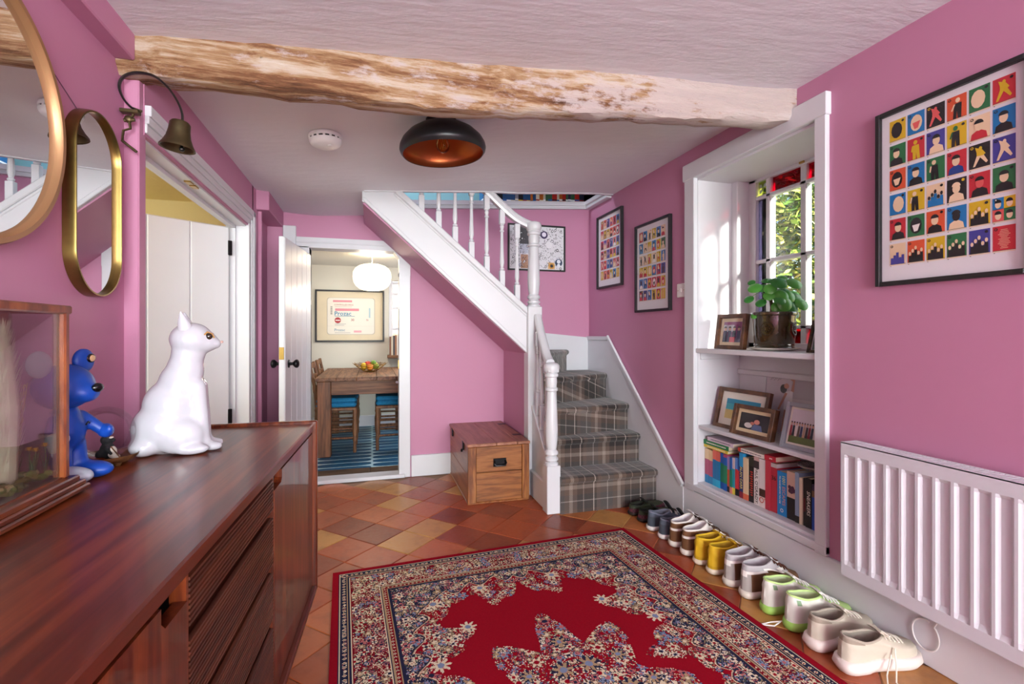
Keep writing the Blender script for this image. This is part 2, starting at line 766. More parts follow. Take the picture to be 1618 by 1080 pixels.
# the little room behind that door
m = MB()
m.box((-2.6, 1.0, -.05), (-2.5, 4.0, 2.3))
m.box((-2.6, 3.93, -.05), (-.83, 4.0, 2.3))
m.box((-2.6, 1.0, -.05), (-.83, 1.1, 2.3))
m.box((-2.6, 1.0, 2.08), (-.83, 4.0, 2.3))
m.box((-2.6, 1.0, -.1), (-.83, 4.0, 0))
struct(m.build('wall_pantry', CREAM, fix=False), 'cream walls of the small room behind the plank door')
light('pantry_lamp', 'POINT', (-1.55, 2.2, 1.85), (0, 0, 0), 5.5, (1.0, .86, .60), .08)
light('pantry_fill', 'AREA', (-1.6, 1.15, 1.3), (-1.1, 3.0, 1.0), 20, (.80, 1.0, 1.0), .8, 1.0)  # fill lamp added to brighten and cool the plank door; no window here

# ---- right wall with the window alcove
m = MB()
XR = 1.853
m.box((XR, -4.25, -.05), (2.30, 1.615, 2.45))
m.box((XR, 2.45, -.05), (2.30, 4.3, 3.6))
m.box((XR, 1.615, -.05), (2.30, 2.45, .20))
m.box((XR, 1.615, 2.07), (2.30, 2.45, 2.45))
m.box((2.17, 1.615, .20), (2.30, 2.45, 1.055))
m.box((XR, 3.3, 2.3), (2.30, 4.3, 3.6))
wr = struct(m.build('wall_right', PINK, fix=False), 'pink painted wall with the window alcove and posters')
t = struct(MB().box((1.86, 2.438, .2), (2.2, 2.4515, 2.07)).build('trim_2', WHITE2), 'white boxed surround of the window alcove')
MB().box((1.86, 1.6135, .2), (2.2, 1.627, 2.07)).build('side_lining', WHITE2, t)
MB().box((1.86, 1.615, 2.055), (2.2, 2.45, 2.0715)).build('head_lining', WHITE2, t)
MB().box((1.832, 2.440, .205), (1.862, 2.530, 2.075), .003).build('jamb', WHITE, t)
MB().box((1.832, 1.575, .205), (1.862, 1.630, 2.075), .003).build('jamb', WHITE, t)
MB().box((1.826, 1.567, 2.068), (1.862, 2.540, 2.165), .003).build('head', WHITE, t)
MB().box((1.83, 1.575, .212), (1.872, 2.50, .248), .004).build('sill_strip', WHITE, t)
MB().box((2.10, 2.39, 1.06), (2.2, 2.44, 2.06), .004).build('window_lining', WHITE2, t)

# ---- plinth along the right wall
bb = struct(MB().box((1.838, -4.2, 0), (1.858, 2.86, .205), .004).build('baseboard_right', WHITE2), 'tall white plinth along the right wall')

# ---- back wall with the kitchen doorway, stairwell above
OX0, OX1, OZ = -.455, .212, 1.795
YB = 3.92


def zledge(x):
    """underside of the ledge round the stairwell, out of level like the ceiling"""
    return 2.118 + .066 * x


m = MB()
m.box((-.95, YB, -.05), (OX0, YB + .12, 2.4))
m.prism([(OX1, -.05), (1.87, -.05), (1.87, zledge(1.87) + .01), (OX1, zledge(OX1) + .01)], 'y', YB, YB + .12)
m.prism([(OX0, OZ), (OX1, OZ), (OX1, zledge(OX1) + .01), (OX0, zledge(OX0) + .01)], 'y', YB, YB + .12)
m.prism([(OX1 + .001, OZ + .01), (OX1 - .045, OZ + .01), (OX1 + .001, OZ - .075)], 'y', YB, YB + .12)
wb = struct(m.build('wall_back', PINK, fix=False), 'pink wall with the kitchen doorway and the stairs')
bbk = struct(MB().box((.30, YB - .018, 0), (1.06, YB + .01, .17), .004).build('baseboard_back', WHITE), 'white skirting under the stairs')
t = struct(MB().box((.205, YB - .014, 0), (.292, YB + .13, 1.63), .003).build('trim_3', WHITE), 'white architrave of the kitchen doorway')
# head board cut off by the slope of the stairs
m = MB()
m.prism([(-.545, 1.868), (.10, 1.868), (.292, 1.700), (.292, 1.60), (.205, 1.60), (.205, 1.735), (.165, 1.79), (-.545, 1.79)], 'y', YB - .016, YB + .13)
m.build('head', WHITE, t)
MB().box((-.545, YB - .022, 1.825), (.09, YB, 1.835), .002).build('bead', WHITE, t)
MB().box((-.635, YB - .03, 0), (-.545, YB + .02, 1.945), .004).build('tall_jamb', WHITE, t)
MB().box((-.545, YB - .016, 0), (OX0, YB + .13, 1.80), .003).build('jamb', WHITE, t)
MB().box((-.50, YB - .03, 0), (.25, YB + .10, .030), .004).build('threshold', WHITE, t)
MB().box((.200, YB + .03, .86), (.206, YB + .06, .93), .001).build('strike_plate', BRASS, t)

# ---- stairwell above the hall: ledge, teal wall, upper shell
m = MB()
m.box((-.9, 4.22, 2.06), (1.9, 4.3, 3.6))
struct(m.build('wall_landing', TEAL, fix=False), 'teal wall of the landing')
m = MB()
m.box((-.9, 3.3, 3.5), (2.3, 4.3, 3.6))
m.box((-.95, 3.3, 2.42), (-.85, 4.3, 3.6))
m.box((-.9, 3.20, 2.42), (2.0, 3.30, 3.6))
struct(m.build('wall_upper', PINK, fix=False), 'upper walls of the stairwell')
m = MB()
m.prism([(-.06, zledge(-.06)), (1.87, zledge(1.87)), (1.87, zledge(1.87) + .03), (-.06, zledge(-.06) + .03)], 'y', YB - .035, 4.23)
m.prism([(-.06, zledge(-.06) + .026), (1.87, zledge(1.87) + .026), (1.87, zledge(1.87) + .06), (-.06, zledge(-.06) + .06)], 'y', YB - .052, 4.23)
m.box((XR - .045, 3.50, 2.236), (XR + .01, YB, 2.268), .004)
m.box((XR - .062, 3.50, 2.264), (XR + .01, YB, 2.299), .004)
struct(m.build('trim_4', WHITE), 'white ledge round the top of the stairwell')

# ---- wall under the stairs
m = MB()
m.box((1.066, 3.262, -.02), (1.12, YB + .01, 1.06))
struct(m.build('wall_understair', PINK), 'pink side wall below the stairs')

# ---- rear of the room (behind the camera)
m = MB()
m.box((-.95, -4.35, -.05), (2.30, -4.25, 2.6))
m.box((-1.0, -4.35, 2.40), (2.35, 3.30, 2.6))
struct(m.build('wall_rear', PINK, fix=False), 'pink rear wall behind the viewer')
w2 = struct(MB().box((-.62, -4.252, .46), (1.72, -4.245, 2.12)).build('window_2', WHITE), 'unseen rear window of the hall')  # solid panel put in with the rear area lamp; nothing shines through
for x in (-.64, .12, .92, 1.68):
    MB().box((x, -4.25, .46), (x + .04, -4.20, 2.12), .004).build('window_bar', WHITE, w2)
for z in (.46, 1.30, 2.10):
    MB().box((-.64, -4.25, z), (1.74, -4.20, z + .04), .004).build('window_bar', WHITE, w2)

# ---- the alcove window
win = struct(MB().box((2.185, 1.615, 2.038), (2.235, 2.45, 2.07), .003).build('window_1', WHITE), 'white sash window with red and patterned stained glass margins')
XW = 2.21
MB().box((2.185, 1.615, 1.055), (2.235, 2.45, 1.092), .003).build('sash_rail', WHITE, win)
for a, b in ((2.338, 2.45), (1.615, 1.70)):
    MB().box((2.185, a, 1.055), (2.235, b, 2.07), .003).build('sash_stile', WHITE, win)
COLS = [(2.338, 2.268), (2.232, 2.034), (1.994, 1.796), (1.762, 1.70)]
ROWS = [(1.092, 1.168), (1.19, 1.555), (1.578, 1.932), (1.955, 2.038)]
for (a, b), (c, d) in zip(COLS, COLS[1:]):
    MB().box((2.19, c, 1.08), (2.23, b, 2.05), .005).build('glazing_bar', WHITE, win)
for (a, b), (c, d) in zip(ROWS, ROWS[1:]):
    MB().box((2.19, 1.69, b), (2.23, 2.345, c), .005).build('glazing_bar', WHITE, win)
G_CLEAR = glassy('clear_glass', (.96, .98, .97), .10)
G_RED = glassy('red_glass', (.42, .02, .06), .15)
G_GREY = glassy('smoky_violet_glass', (.15, .14, .20), .15)
G_YEL = glassy('amber_glass', (.85, .60, .12), .15)
G_OLV = glassy('olive_glass', (.50, .52, .20), .15)
G_BLU = glassy('blue_glass', (.10, .25, .50), .15)
for ci, (a, b) in enumerate(COLS):
    for ri, (c, d) in enumerate(ROWS):
        edge = ci in (0, 3)
        if edge and ri in (0, 3):
            g = G_OLV
        elif ri in (0, 3):
            g = G_RED
        elif edge:
            g = G_GREY
        else:
            g = G_CLEAR
        p = MB().box((XW - .002, b - .004, c - .004), (XW + .002, a + .004, d + .004)).build('pane', g, win)
        if edge and ri in (0, 3):
            m = MB()
            cy, cz = (a + b) / 2, (c + d) / 2
            for q in range(4):
                an = q * PI / 2 + PI / 4
                m.poly([(XW - .0045, cy + .004 * math.cos(an), cz + .004 * math.sin(an)), (XW - .0045, cy + .026 * math.cos(an - .45), cz + .026 * math.sin(an - .45)),
                        (XW - .0045, cy + .040 * math.cos(an), cz + .040 * math.sin(an)), (XW - .0045, cy + .026 * math.cos(an + .45), cz + .026 * math.sin(an + .45))])
            m.build('glass_flower', G_BLU, p)
MB().box((2.178, 2.00, 2.044), (2.187, 2.03, 2.062), .001).build('sash_fastener', BRASS, win)

# ------------------------------------------------------------------ ceiling beam
def beam_mat():
    k = Node('old_beam_wood')
    v = k.coords((.10, 1.3, 1.3))
    n = k.noise(v, 14, 8, .7)
    n2 = k.noise(k.coords((.55, 1, 1)), 9, 6, .7)
    n3 = k.noise(k.coords((.22, 1, 1)), 42, 6, .75)
    woodc = k.ramp(n, [(.34, '#4c2c1a'), (.44, '#855a3c'), (.51, '#ab8763'), (.58, '#c6b09a'), (.72, '#d8cec6')])
    tc = k.n('TexCoord')
    sx = k.n('SeparateXYZ')
    k.l(tc.outputs['Object'], sx.inputs[0])
    g = k.math('MULTIPLY_ADD', sx.outputs[0], .34, .05)      # old whitewash survives towards the window end
    g = k.math('MINIMUM', k.math('MAXIMUM', g, .16), .52)
    f = k.math('ADD', k.math('MULTIPLY', n2, .6), k.math('MULTIPLY', n3, .4))
    f = k.math('SMOOTH_MIN', 1., k.math('MAXIMUM', k.math('MULTIPLY', k.math('SUBTRACT', f, k.math('SUBTRACT', .60, k.math('MULTIPLY', g, .46))), 14.), 0.), .1)
    c = k.mix(k.math('MULTIPLY', f, .82), woodc, lin('#c9bab8'))
    cr = k.ramp(n3, [(.28, '#3a2417'), (.36, '#ffffff')])
    k.set(color=k.mix(.75, c, cr, 'MULTIPLY'), rough=.85)
    k.bump(k.math('ADD', n3, n), .8, .02)
    return k.m


random.seed(11)
m = MB()
rings = []
NB = 46
for i in range(NB + 1):
    x = -.80 + 2.665 * i / NB
    zt = zc(x, 1.8) + .02
    zb = 1.953 + .017 * (x + .72) + max(0, x - .2) * .072
    if x > 1.5:
        zb += .0
    ys = 1.738 + .008 * math.sin(x * 5) + random.uniform(-.005, .005)
    w = .135 + random.uniform(-.004, .004)
    ch = .022 + random.uniform(-.008, .008)
    zb += random.uniform(-.005, .005)
    rings.append([(x, ys, zt), (x, ys + random.uniform(-.004, .004), (zt + zb) / 2 + .01), (x, ys + .004, zb + ch), (x, ys + ch, zb + random.uniform(-.003, .003)),
                  (x, ys + w * .6, zb + random.uniform(-.004, .004)), (x, ys + w - ch, zb + .004), (x, ys + w, zb + ch), (x, ys + w, zt)])
m.loft(rings)
beam = m.build('ceiling_beam', beam_mat(), angle=50)
tag(beam, 'rough old timber ceiling beam with flaking whitewash', 'beam')

# ------------------------------------------------------------------ staircase
def plaid():
    k = Node('plaid_carpet')
    tc = k.n('TexCoord')
    sx = k.n('SeparateXYZ')
    k.l(tc.outputs['Object'], sx.inputs[0])
    n = k.noise(tc.outputs['Object'], 260, 2)
    u = sx.outputs[0]
    v = k.math('ADD', sx.outputs[1], sx.outputs[2])
    stops = [(0, '#2c2422'), (.13, '#c4bab0'), (.15, '#2c2422'), (.20, '#5a4c46'), (.28, '#4b4746'), (.42, '#979390'), (.44, '#4b4746'), (.54, '#5e4c42'),
             (.64, '#93857c'), (.71, '#5e4c42'), (.80, '#241d1b'), (.92, '#8a7d75'), (.94, '#241d1b')]

    def stripes(c, per, off):
        return k.ramp(k.math('FRACT', k.math('MULTIPLY_ADD', c, 1 / per, off)), stops, 'CONSTANT')
    a = stripes(u, .34, .1)
    b = stripes(v, .36, .35)
    tw = k.math('GREATER_THAN', k.math('FRACT', k.math('MULTIPLY', k.math('ADD', u, v), 95)), .5)
    c = k.mix(k.math('MULTIPLY_ADD', tw, .50, .25), a, b)
    k.set(color=k.mix(k.math('MULTIPLY', n, .35), c, lin('#a89a90'), 'SOFT_LIGHT'), rough=.95, sheen=.3)
    k.bump(n, .5, .004)
    return k.m


PLAID = plaid()
st = thing('staircase', 'white painted winder staircase with plaid carpet beside the back wall', 'staircase')
SLOPE = -.898


def zs(x):
    return 2.000 + SLOPE * (x + .044)


# carpeted steps: (front-left, front-right, back polygon, top)
FR = [((1.145, 2.835), (1.858, 2.835), [(1.858, 3.30), (1.145, 3.25)], .234),
      ((1.145, 3.040), (1.858, 3.055), [(1.858, 3.45), (1.145, 3.30)], .430),
      ((1.145, 3.105), (1.858, 3.215), [(1.858, 3.80), (1.145, 3.36)], .624),
      ((1.145, 3.270), (1.858, 3.570), [(1.858, 3.918), (1.30, 3.918), (1.145, 3.45)], .820),
      ((1.165, 3.310), (1.630, 3.900), [(1.60, 3.918), (1.135, 3.918), (1.135, 3.34)], 1.000)]
zprev = 0.
for A, B, back, z in FR:
    a, b = Vector(A), Vector(B)
    d = (b - a).normalized()
    out = Vector((d.y, -d.x))
    prof = [(0, zprev - .02), (0, z - .052), (.006, z - .044), (.019, z - .034), (.023, z - .020), (.018, z - .007), (.004, z), (-.02, z + .001)]
    rings = []
    nseg = 10
    for off, zz in prof:
        r = []
        for i in range(nseg + 1):
            p = a.lerp(b, i / nseg) + out * off
            r.append((p.x, p.y, zz))
        for q in back:
            r.append((q[0], q[1], zz))
        rings.append(r)
    MB().loft(rings).build('carpeted_step', PLAID, st, angle=60)
    zprev = z
for k_ in range(5):
    x1 = 1.155 - .215 * k_
    z = 1.195 + .193 * k_
    m = MB()
    m.box((x1 - .24, 3.335, z - .035), (x1, 3.905, z), .012)
    m.box((x1 - .022, 3.335, z - .185), (x1 - .006, 3.905, z - .01), .002)
    m.build('carpeted_step', PLAID, st)

# outer string of the upper flight
YS0, YS1 = 3.272, 3.302
m = MB()
m.prism([(-.062, zs(-.044) + .0), (-.062, 2.075), (.172, 2.098), (1.10, 1.292), (1.10, zs(1.10)), (-.040, zs(-.040))], 'y', YS0, YS1)
stg = m.build('outer_string', WHITE, st)
for (xa, za), (xb, zb), nm in (((.165, 2.102), (1.10, 1.292), 'top_capping'), ((-.055, zs(-.055) + .012), (1.085, zs(1.085) + .012), 'lower_bead')):
    L = math.hypot(xb - xa, zb - za)
    mk = MB()
    if nm == 'top_capping':
        mk.box((0, YS0 - .012, -.034), (L, YS1 + .012, .006), .006)
        mk.box((0, YS0 - .005, -.05), (L, YS1 + .005, -.034), .004)
    else:
        mk.box((0, YS0 - .005, -.012), (L, YS1, .012), .004)
    mk.tf(0, Matrix.Translation((xa, 0, za)) @ Matrix.Rotation(-math.atan2(zb - za, xb - xa), 4, 'Y'))
    mk.build(nm, WHITE, stg)
# soffit, painted like the walls
m = MB()
m.prism([(-.058, zs(-.044) - .005), (-.058, 2.09), (-.02, 2.09), (-.02, zs(-.03) + .035), (1.10, zs(1.1) + .05), (1.10, zs(1.1) - .005)], 'y', YS1 - .004, 3.925)
m.build('soffit', PINK, st)


def turned(m, x, y, z0, z1, r, seg=20):
    H = z1 - z0
    pr = [(.98, 0), (1.0, .02), (.74, .035), (.98, .05), (.98, .07), (.70, .09), (.98, .115), (.95, .135), (.72, .16), (.84, .22), (.92, .30), (.93, .37), (.86, .52), (.76, .72),
          (.74, .78), (.92, .79), (.92, .815), (.74, .825), (.82, .88), (.78, .93), (.98, .94), (.98, .965), (.85, .975), (.95, .985), (.95, 1.0)]
    m.lathe([(r * a, z0 + H * b) for a, b in pr], seg, c=(x, y, 0))


# newels
m = MB()
m.box((1.060, 2.848, 0), (1.150, 2.938, .305), .004)
turned(m, 1.105, 2.893, .305, .905, .044)
m.box((1.066, 2.852, .895), (1.144, 2.936, .915), .006)
m.lathe([(.046, .90), (.052, .92), (.050, .94), (.040, .952), (.02, .958), (.001, .959)], 20, c=(1.105, 2.893, 0))
m.build('newel', WHITE, st)
m = MB()
m.box((1.060, 3.235, 0), (1.165, 3.335, 1.335), .004)
turned(m, 1.118, 3.285, 1.335, 1.885, .048)
m.lathe([(.050, 1.885), (.056, 1.90), (.055, 1.925), (.046, 1.94), (.02, 1.948), (.001, 1.949)], 20, c=(1.118, 3.285, 0))
m.build('newel', WHITE, st)


def baluster(x, y, z0, z1, r=.0165):
    m = MB()
    H = z1 - z0
    a = r * 1.12
    m.box((x - a, y - a, z0), (x + a, y + a, z0 + .16), .002)
    m.box((x - a, y - a, z1 - .10), (x + a, y + a, z1), .002)
    H = z1 - .10 - z0 - .16
    pr = [(1, 0), (.7, .01), (1, .025), (1, .05), (.62, .065), (1.0, .16), (.98, .2), (.72, .5), (.62, .82), (.95, .835), (.95, .86), (.62, .875), (.95, .95), (.7, .97), (1, .985), (1, 1)]
    m.lathe([(r * p, z0 + .16 + H * q) for p, q in pr], 10, c=(x, y, 0))
    return m.build('baluster', WHITE, st)


def zstr(x):
    return 2.102 + (1.292 - 2.102) / (1.10 - .165) * (x - .165)


for x in (.321, .437, .550, .665, .774, .885, .997):
    ztop = 2.075 - .85 * (x - .82) if x < 1.0 else 1.86
    baluster(x, 3.300, zstr(x) - .05, min(ztop, 2.50))


def rail(name, pts, w=.028):
    """moulded handrail swept along a path"""
    prof = [(-.8, -1), (.8, -1), (.95, -.4), (.7, -.1), (1.05, .25), (.95, .7), (.55, 1.0), (0, 1.1), (-.55, 1.0), (-.95, .7), (-1.05, .25), (-.7, -.1), (-.95, -.4)]
    P = [Vector(p) for p in pts]
    rings = []
    for i, p in enumerate(P):
        t = (P[min(i + 1, len(P) - 1)] - P[max(i - 1, 0)]).normalized()
        side = t.cross(Vector((0, 0, 1))).normalized()
        up = side.cross(t)
        rings.append([p + side * (a * w) + up * (b * w) for a, b in prof])
    return MB().loft(rings).build(name, WHITE, st, angle=50)


pts = []
for i in range(26):
    x = .30 + (1.12 - .30) * i / 25
    zl = 2.105 - .88 * (x - .82)
    k_ = max(0, (x - .90) / .22)
    pts.append((x, 3.298, zl + .078 * k_ ** 2))
rail('handrail', pts)
pts = []
for i in range(22):
    tt = i / 21
    y = 3.245 + (2.915 - 3.245) * tt
    z = 1.245 - .345 * tt + .05 * max(0, (tt - .6) / .4) ** 2 + .02 * max(0, (.2 - tt) / .2)
    pts.append((1.132 - .027 * tt, y, z))
rail('handrail', pts, .027)
# lower closed string with its skirting block and balusters
m = MB()
m.prism([(2.93, 0), (2.93, .315), (3.24, .625), (3.24, 0)], 'x', 1.088, 1.122)
m.build('lower_string', WHITE, st)
m = MB()
m.box((-.022, 0, -.012), (.022, .445, .012), .004)
m.tf(0, Matrix.Translation((1.105, 2.925, .315)) @ Matrix.Rotation(math.atan2(.31, .31), 4, 'X'))
m.build('lower_capping', WHITE, st)
m = MB()
m.box((1.070, 2.935, 0), (1.092, 3.236, .185), .008)
m.build('skirting_block', WHITE, st)
for i, y in enumerate((2.995, 3.080, 3.165)):
    baluster(1.108, y, .34 + (y - 2.93), .90 + (y - 2.915) * 1.02, .0135)
# wall strings
m = MB()
m.prism([(2.545, .205), (3.535, 1.112), (3.92, 1.098), (3.92, .0), (2.545, .0)], 'x', 1.834, 1.852)
ws = m.build('wall_string', WHITE, st)
m = MB()
L = math.hypot(.99, .907)
m.box((-.014, 0, -.020), (.004, L, .012), .004)
m.tf(0, Matrix.Translation((1.838, 2.545, .215)) @ Matrix.Rotation(math.atan2(.907, .99), 4, 'X'))
m.box((1.824, 3.535, 1.085), (1.842, 3.92, 1.118), .004)
m.build('string_bead', WHITE, ws)
m = MB()
m.prism([(1.85, .6), (1.85, 1.095), (1.13, 1.165), (.6, 1.60), (-.05, 2.20), (-.05, 2.09), (1.13, 1.03), (1.13, .6)], 'y', 3.902, 3.921)
ws = m.build('wall_string', WHITE, st)
m = MB()
m.prism([(1.85, 1.085), (1.85, 1.105), (1.12, 1.175), (1.12, 1.155)], 'y', 3.893, 3.921)
m.build('string_bead', WHITE, ws)

# ------------------------------------------------------------------ kitchen beyond the doorway
m = MB()
m.box((-1.35, 4.0, -.1), (-1.25, 6.3, 2.1))
m.box((1.65, 4.0, -.1), (1.75, 6.3, 2.1))
m.box((-1.35, 4.0, -.05), (-.95, 4.06, 2.1))
m.box((-1.35, 6.2, -.1), (.20, 6.3, 2.1))
m.box((.20, 6.2, -.1), (.95, 6.3, .90))
m.box((.20, 6.2, 1.80), (.95, 6.3, 2.1))
m.box((.95, 6.2, -.1), (1.75, 6.3, 2.1))
struct(m.build('wall_kitchen', KWALL, fix=False), 'pale grey kitchen walls')
m = MB()
m.box((-1.35, 4.04, 1.962), (1.75, 6.3, 2.05))
struct(m.build('ceiling_kitchen', KCEIL, fix=False), 'low white kitchen ceiling')
struct(MB().box((-1.25, 6.182, 0), (1.65, 6.202, .13), .004).build('baseboard_kitchen', WHITE2), 'white kitchen skirting')


def kfloor_mat():
    k = Node('blue_ogee_floor')
    tc = k.n('TexCoord')
    sx = k.n('SeparateXYZ')
    k.l(tc.outputs['Object'], sx.inputs[0])
    x, y = sx.outputs[0], sx.outputs[1]
    # long lens-shaped blue motifs in offset columns, pale gaps between
    u = k.math('DIVIDE', x, .48)
    colid = k.math('FLOOR', u)
    v = k.math('MULTIPLY_ADD', k.math('MODULO', colid, 2), .5, k.math('DIVIDE', y, .13))
    fu = k.math('SUBTRACT', k.math('FRACT', u), .5)
    fv = k.math('ABSOLUTE', k.math('SUBTRACT', k.math('FRACT', v), .5))
    a = k.math('ABSOLUTE', fu)
    r = k.math('ADD', k.math('POWER', k.math('MULTIPLY', a, 2.06), 4), k.math('POWER', k.math('MULTIPLY', fv, 2.25), 3))
    ins = k.math('LESS_THAN', r, 1.0)
    lined = k.math('GREATER_THAN', k.math('FRACT', k.math('MULTIPLY', v, 1)), .5)
    n = k.noise(k.coords((3, 30, 1)), 6, 4)
    blue = k.mix(n, lin('#0a3658'), lin('#166a92'))
    c = k.mix(ins, lin('#a9cdd4'), blue)
    k.set(color=c, rough=.45)
    return k.m


m = MB()
m.box((-1.25, 4.28, -.05), (1.65, 6.2, .0))
kf = struct(m.build('floor_kitchen', kfloor_mat()), 'blue patterned kitchen floor')
BOARD = wood('dark_floorboard', '#2c1d14', '#4a3423', '#5d452f', (.08, 1, 1), 16, .5)
for i, (a, b) in enumerate(((-.60, -.02), (-.018, .62))):
    MB().box((a, 4.01, -.05), (b, 4.278, .002), .003).build('threshold_board', BOARD, kf)

# kitchen window
wk = struct(MB().box((.20, 6.20, .90), (.245, 6.27, 1.80), .004).build('window_3', WHITE), 'kitchen window looking on to a brick house')
for x in (.50, .90):
    MB().box((x, 6.22, .90), (x + .045, 6.26, 1.80), .004).build('window_stile', WHITE, wk)
for z in (.90, 1.18, 1.44, 1.62, 1.755):
    MB().box((.20, 6.225, z), (.95, 6.255, z + .03), .004).build('glazing_bar', WHITE, wk)
for x0, x1 in ((.245, .50), (.545, .90)):
    for z0, z1 in ((.93, 1.18), (1.21, 1.44), (1.47, 1.62), (1.65, 1.755)):
        MB().box((x0, 6.238, z0), (x1, 6.242, z1)).build('pane', G_CLEAR, wk)
TW = wood('old_table_wood', '#3d2618', '#6f4a30', '#94694a', (1, .08, 1), 10, .55)
TWX = wood('old_table_wood_cross', '#3d2618', '#6a442b', '#8a6040', (.08, 1, 1), 10, .55)
TWZ = wood('old_table_wood_upright', '#442a1a', '#74492c', '#935f3a', (1, 1, .08), 10, .5)
sh = MB().box((.18, 6.05, .835), (.98, 6.205, .872), .004).build('window_ledge', TWX)
tag(sh, 'dark wooden ledge under the kitchen window', 'ledge')

# outside the kitchen window: a brick house front
BR = mat('pale_brick', '#c9a892', .9, vary=.2, scale=60)
hb = thing('brick_house', 'pale brick house front outside the kitchen window', 'house', (1.2, 8.6, 0))
MB().box((-3.2, 0, -.4), (3.2, .4, 3.6)).build('wall', BR, hb)
for x in (-2.0, -.6, .9):
    w_ = MB().box((x, -.03, 1.2), (x + .7, .02, 2.3), .01).build('window', WHITE, hb)
    MB().box((x + .06, -.036, 1.27), (x + .64, -.028, 2.22)).build('pane', mat('house_pane', '#4d6a80', .15), w_)
MB().box((-3.4, -.3, 3.5), (3.4, .8, 3.7), .03).build('roof', mat('roof_slate', '#5a5554', .8), hb)


def at(x, y, X=None, Y=None, Z=None):
    """photo pixel -> point on the plane X=, Y= or Z= (each thing's distance is set by what it touches)"""
    sn, cs = math.sin(YAW), math.cos(YAW)
    u, v = (x - 809) / 760, -(y - 525) / 760
    r = Vector((sn + u * cs, cs - u * sn, v))
    k = (X / r.x) if X is not None else (Y / r.y) if Y is not None else ((Z - 1.15) / r.z)
    return r * k + Vector((0, 0, 1.15))


# ------------------------------------------------------------------ sideboard
MAH = wood('mahogany_top', '#38130d', '#5e2415', '#8d441f', (.05, 1, 1), 6, .34, .12, .02, 5)
MAHV = wood('mahogany_upright', '#35100a', '#55200f', '#7a3818', (1, 1, .06), 12, .30, .35, .03, 6)
MAHD = wood('mahogany_reeded', '#2c110b', '#4a2115', '#653420', (.05, 1, 1), 16, .38, .15, .03, 5)
MAHL = wood('mahogany_edge', '#6b3016', '#8d4a22', '#a8632f', (.2, .2, .06), 12, .3, .3, .03, 5)
DARK = mat('gap_shade', '#120805', .8)  # near-black: shade inside gaps and notches is put into the colour
sb = thing('sideboard', 'long dark mahogany sideboard with reeded drawers against the left wall', 'sideboard', (-.214, 2.0, 0), R(-93.03))
L, D, ZT, ZB = 1.75, .45, .80, .175
m = MB()
m.box((.02, -D, ZB), (L - .02, -.11, ZT - .03))
m.build('carcass', DARK, sb)
m = MB()
m.box((.018, -D, ZT - .030), (L - .018, -.001, ZT), .004)
m.build('worktop', MAH, sb)
for x0, x1 in ((0, .020), (L - .020, L)):
    m = MB()
    m.box((x0, -D - .005, ZB - .012), (x1, .012, ZT + .012), .004)
    m.build('end_panel', MAHV, sb)
MB().box((.018, -D - .005, ZT - .004), (L - .018, -D + .014, ZT + .022), .004).build('back_lip', MAH, sb)
for x0, x1, notch in ((.026, .596, 1), (1.136, 1.722, 0)):
    zt, zb = ZT - .036, ZB + .012
    nw, nh = .085, .034
    if notch:
        pl = [(x0, zb), (x1, zb), (x1, zt - nh), (x1 - nw + .012, zt - nh), (x1 - nw, zt - nh + .012), (x1 - nw, zt), (x0, zt)]
    else:
        pl = [(x0, zb), (x1, zb), (x1, zt), (x0 + nw, zt), (x0 + nw, zt - nh + .012), (x0 + nw - .012, zt - nh), (x0, zt - nh)]
    MB().prism(pl, 'y', -.024, -.004).build('door', MAHV, sb)
for z0, z1 in ((.682, .764), (.540, .662), (.395, .517), (.202, .372)):
    m = MB()
    m.box((.606, -.03, z0), (1.126, -.012, z1))
    n = int((z1 - z0) / .0085)
    pr = []
    for i in range(n):
        a = z0 + (z1 - z0) * i / n
        b = z0 + (z1 - z0) * (i + 1) / n
        pr += [(-.012, a), (-.004, a + (b - a) * .25), (-.004, a + (b - a) * .75)]
    pr.append((-.012, z1))
    m.prism([(y, z) for y, z in pr] + [(-.014, z1), (-.014, z0)], 'x', .606, 1.126)
    m.build('drawer', MAHD, sb, angle=20)
for x in (.596, 1.126):
    MB().box((x + .001, -.03, ZB), (x + .009, -.006, ZT - .03)).build('divider', MAHV, sb)
MB().box((.02, -.05, ZB - .012), (L - .02, .012, ZB + .008), .004).build('base_rail', MAH, sb)
for x in (.17, L - .17):
    for y in (-.06, -D + .06):
        m = MB()
        m.lathe([(.014, 0), (.024, ZB - .01)], 14, c=(x, y, 0))
        m.build('leg', MAHV, sb)

# ------------------------------------------------------------------ mirrors on the left wall
def mirror_mat():
    k = Node('mirror_glass')
    k.set(color=(.86, .87, .88), metal=1., rough=.015)
    n = k.noise(k.coords(), 3, 2)
    k.set(rough=k.math('MULTIPLY', n, .02))
    return k.m


MIRROR = mirror_mat()
GOLD = mat('brushed_gold', '#a8805a', .42, .55, vary=.12, scale=5)
BRASSD = mat('aged_brass', '#85703f', .30, .95, vary=.25, scale=25)
DBACK = mat('mirror_back', '#2b2320', .7)
XM = -.752


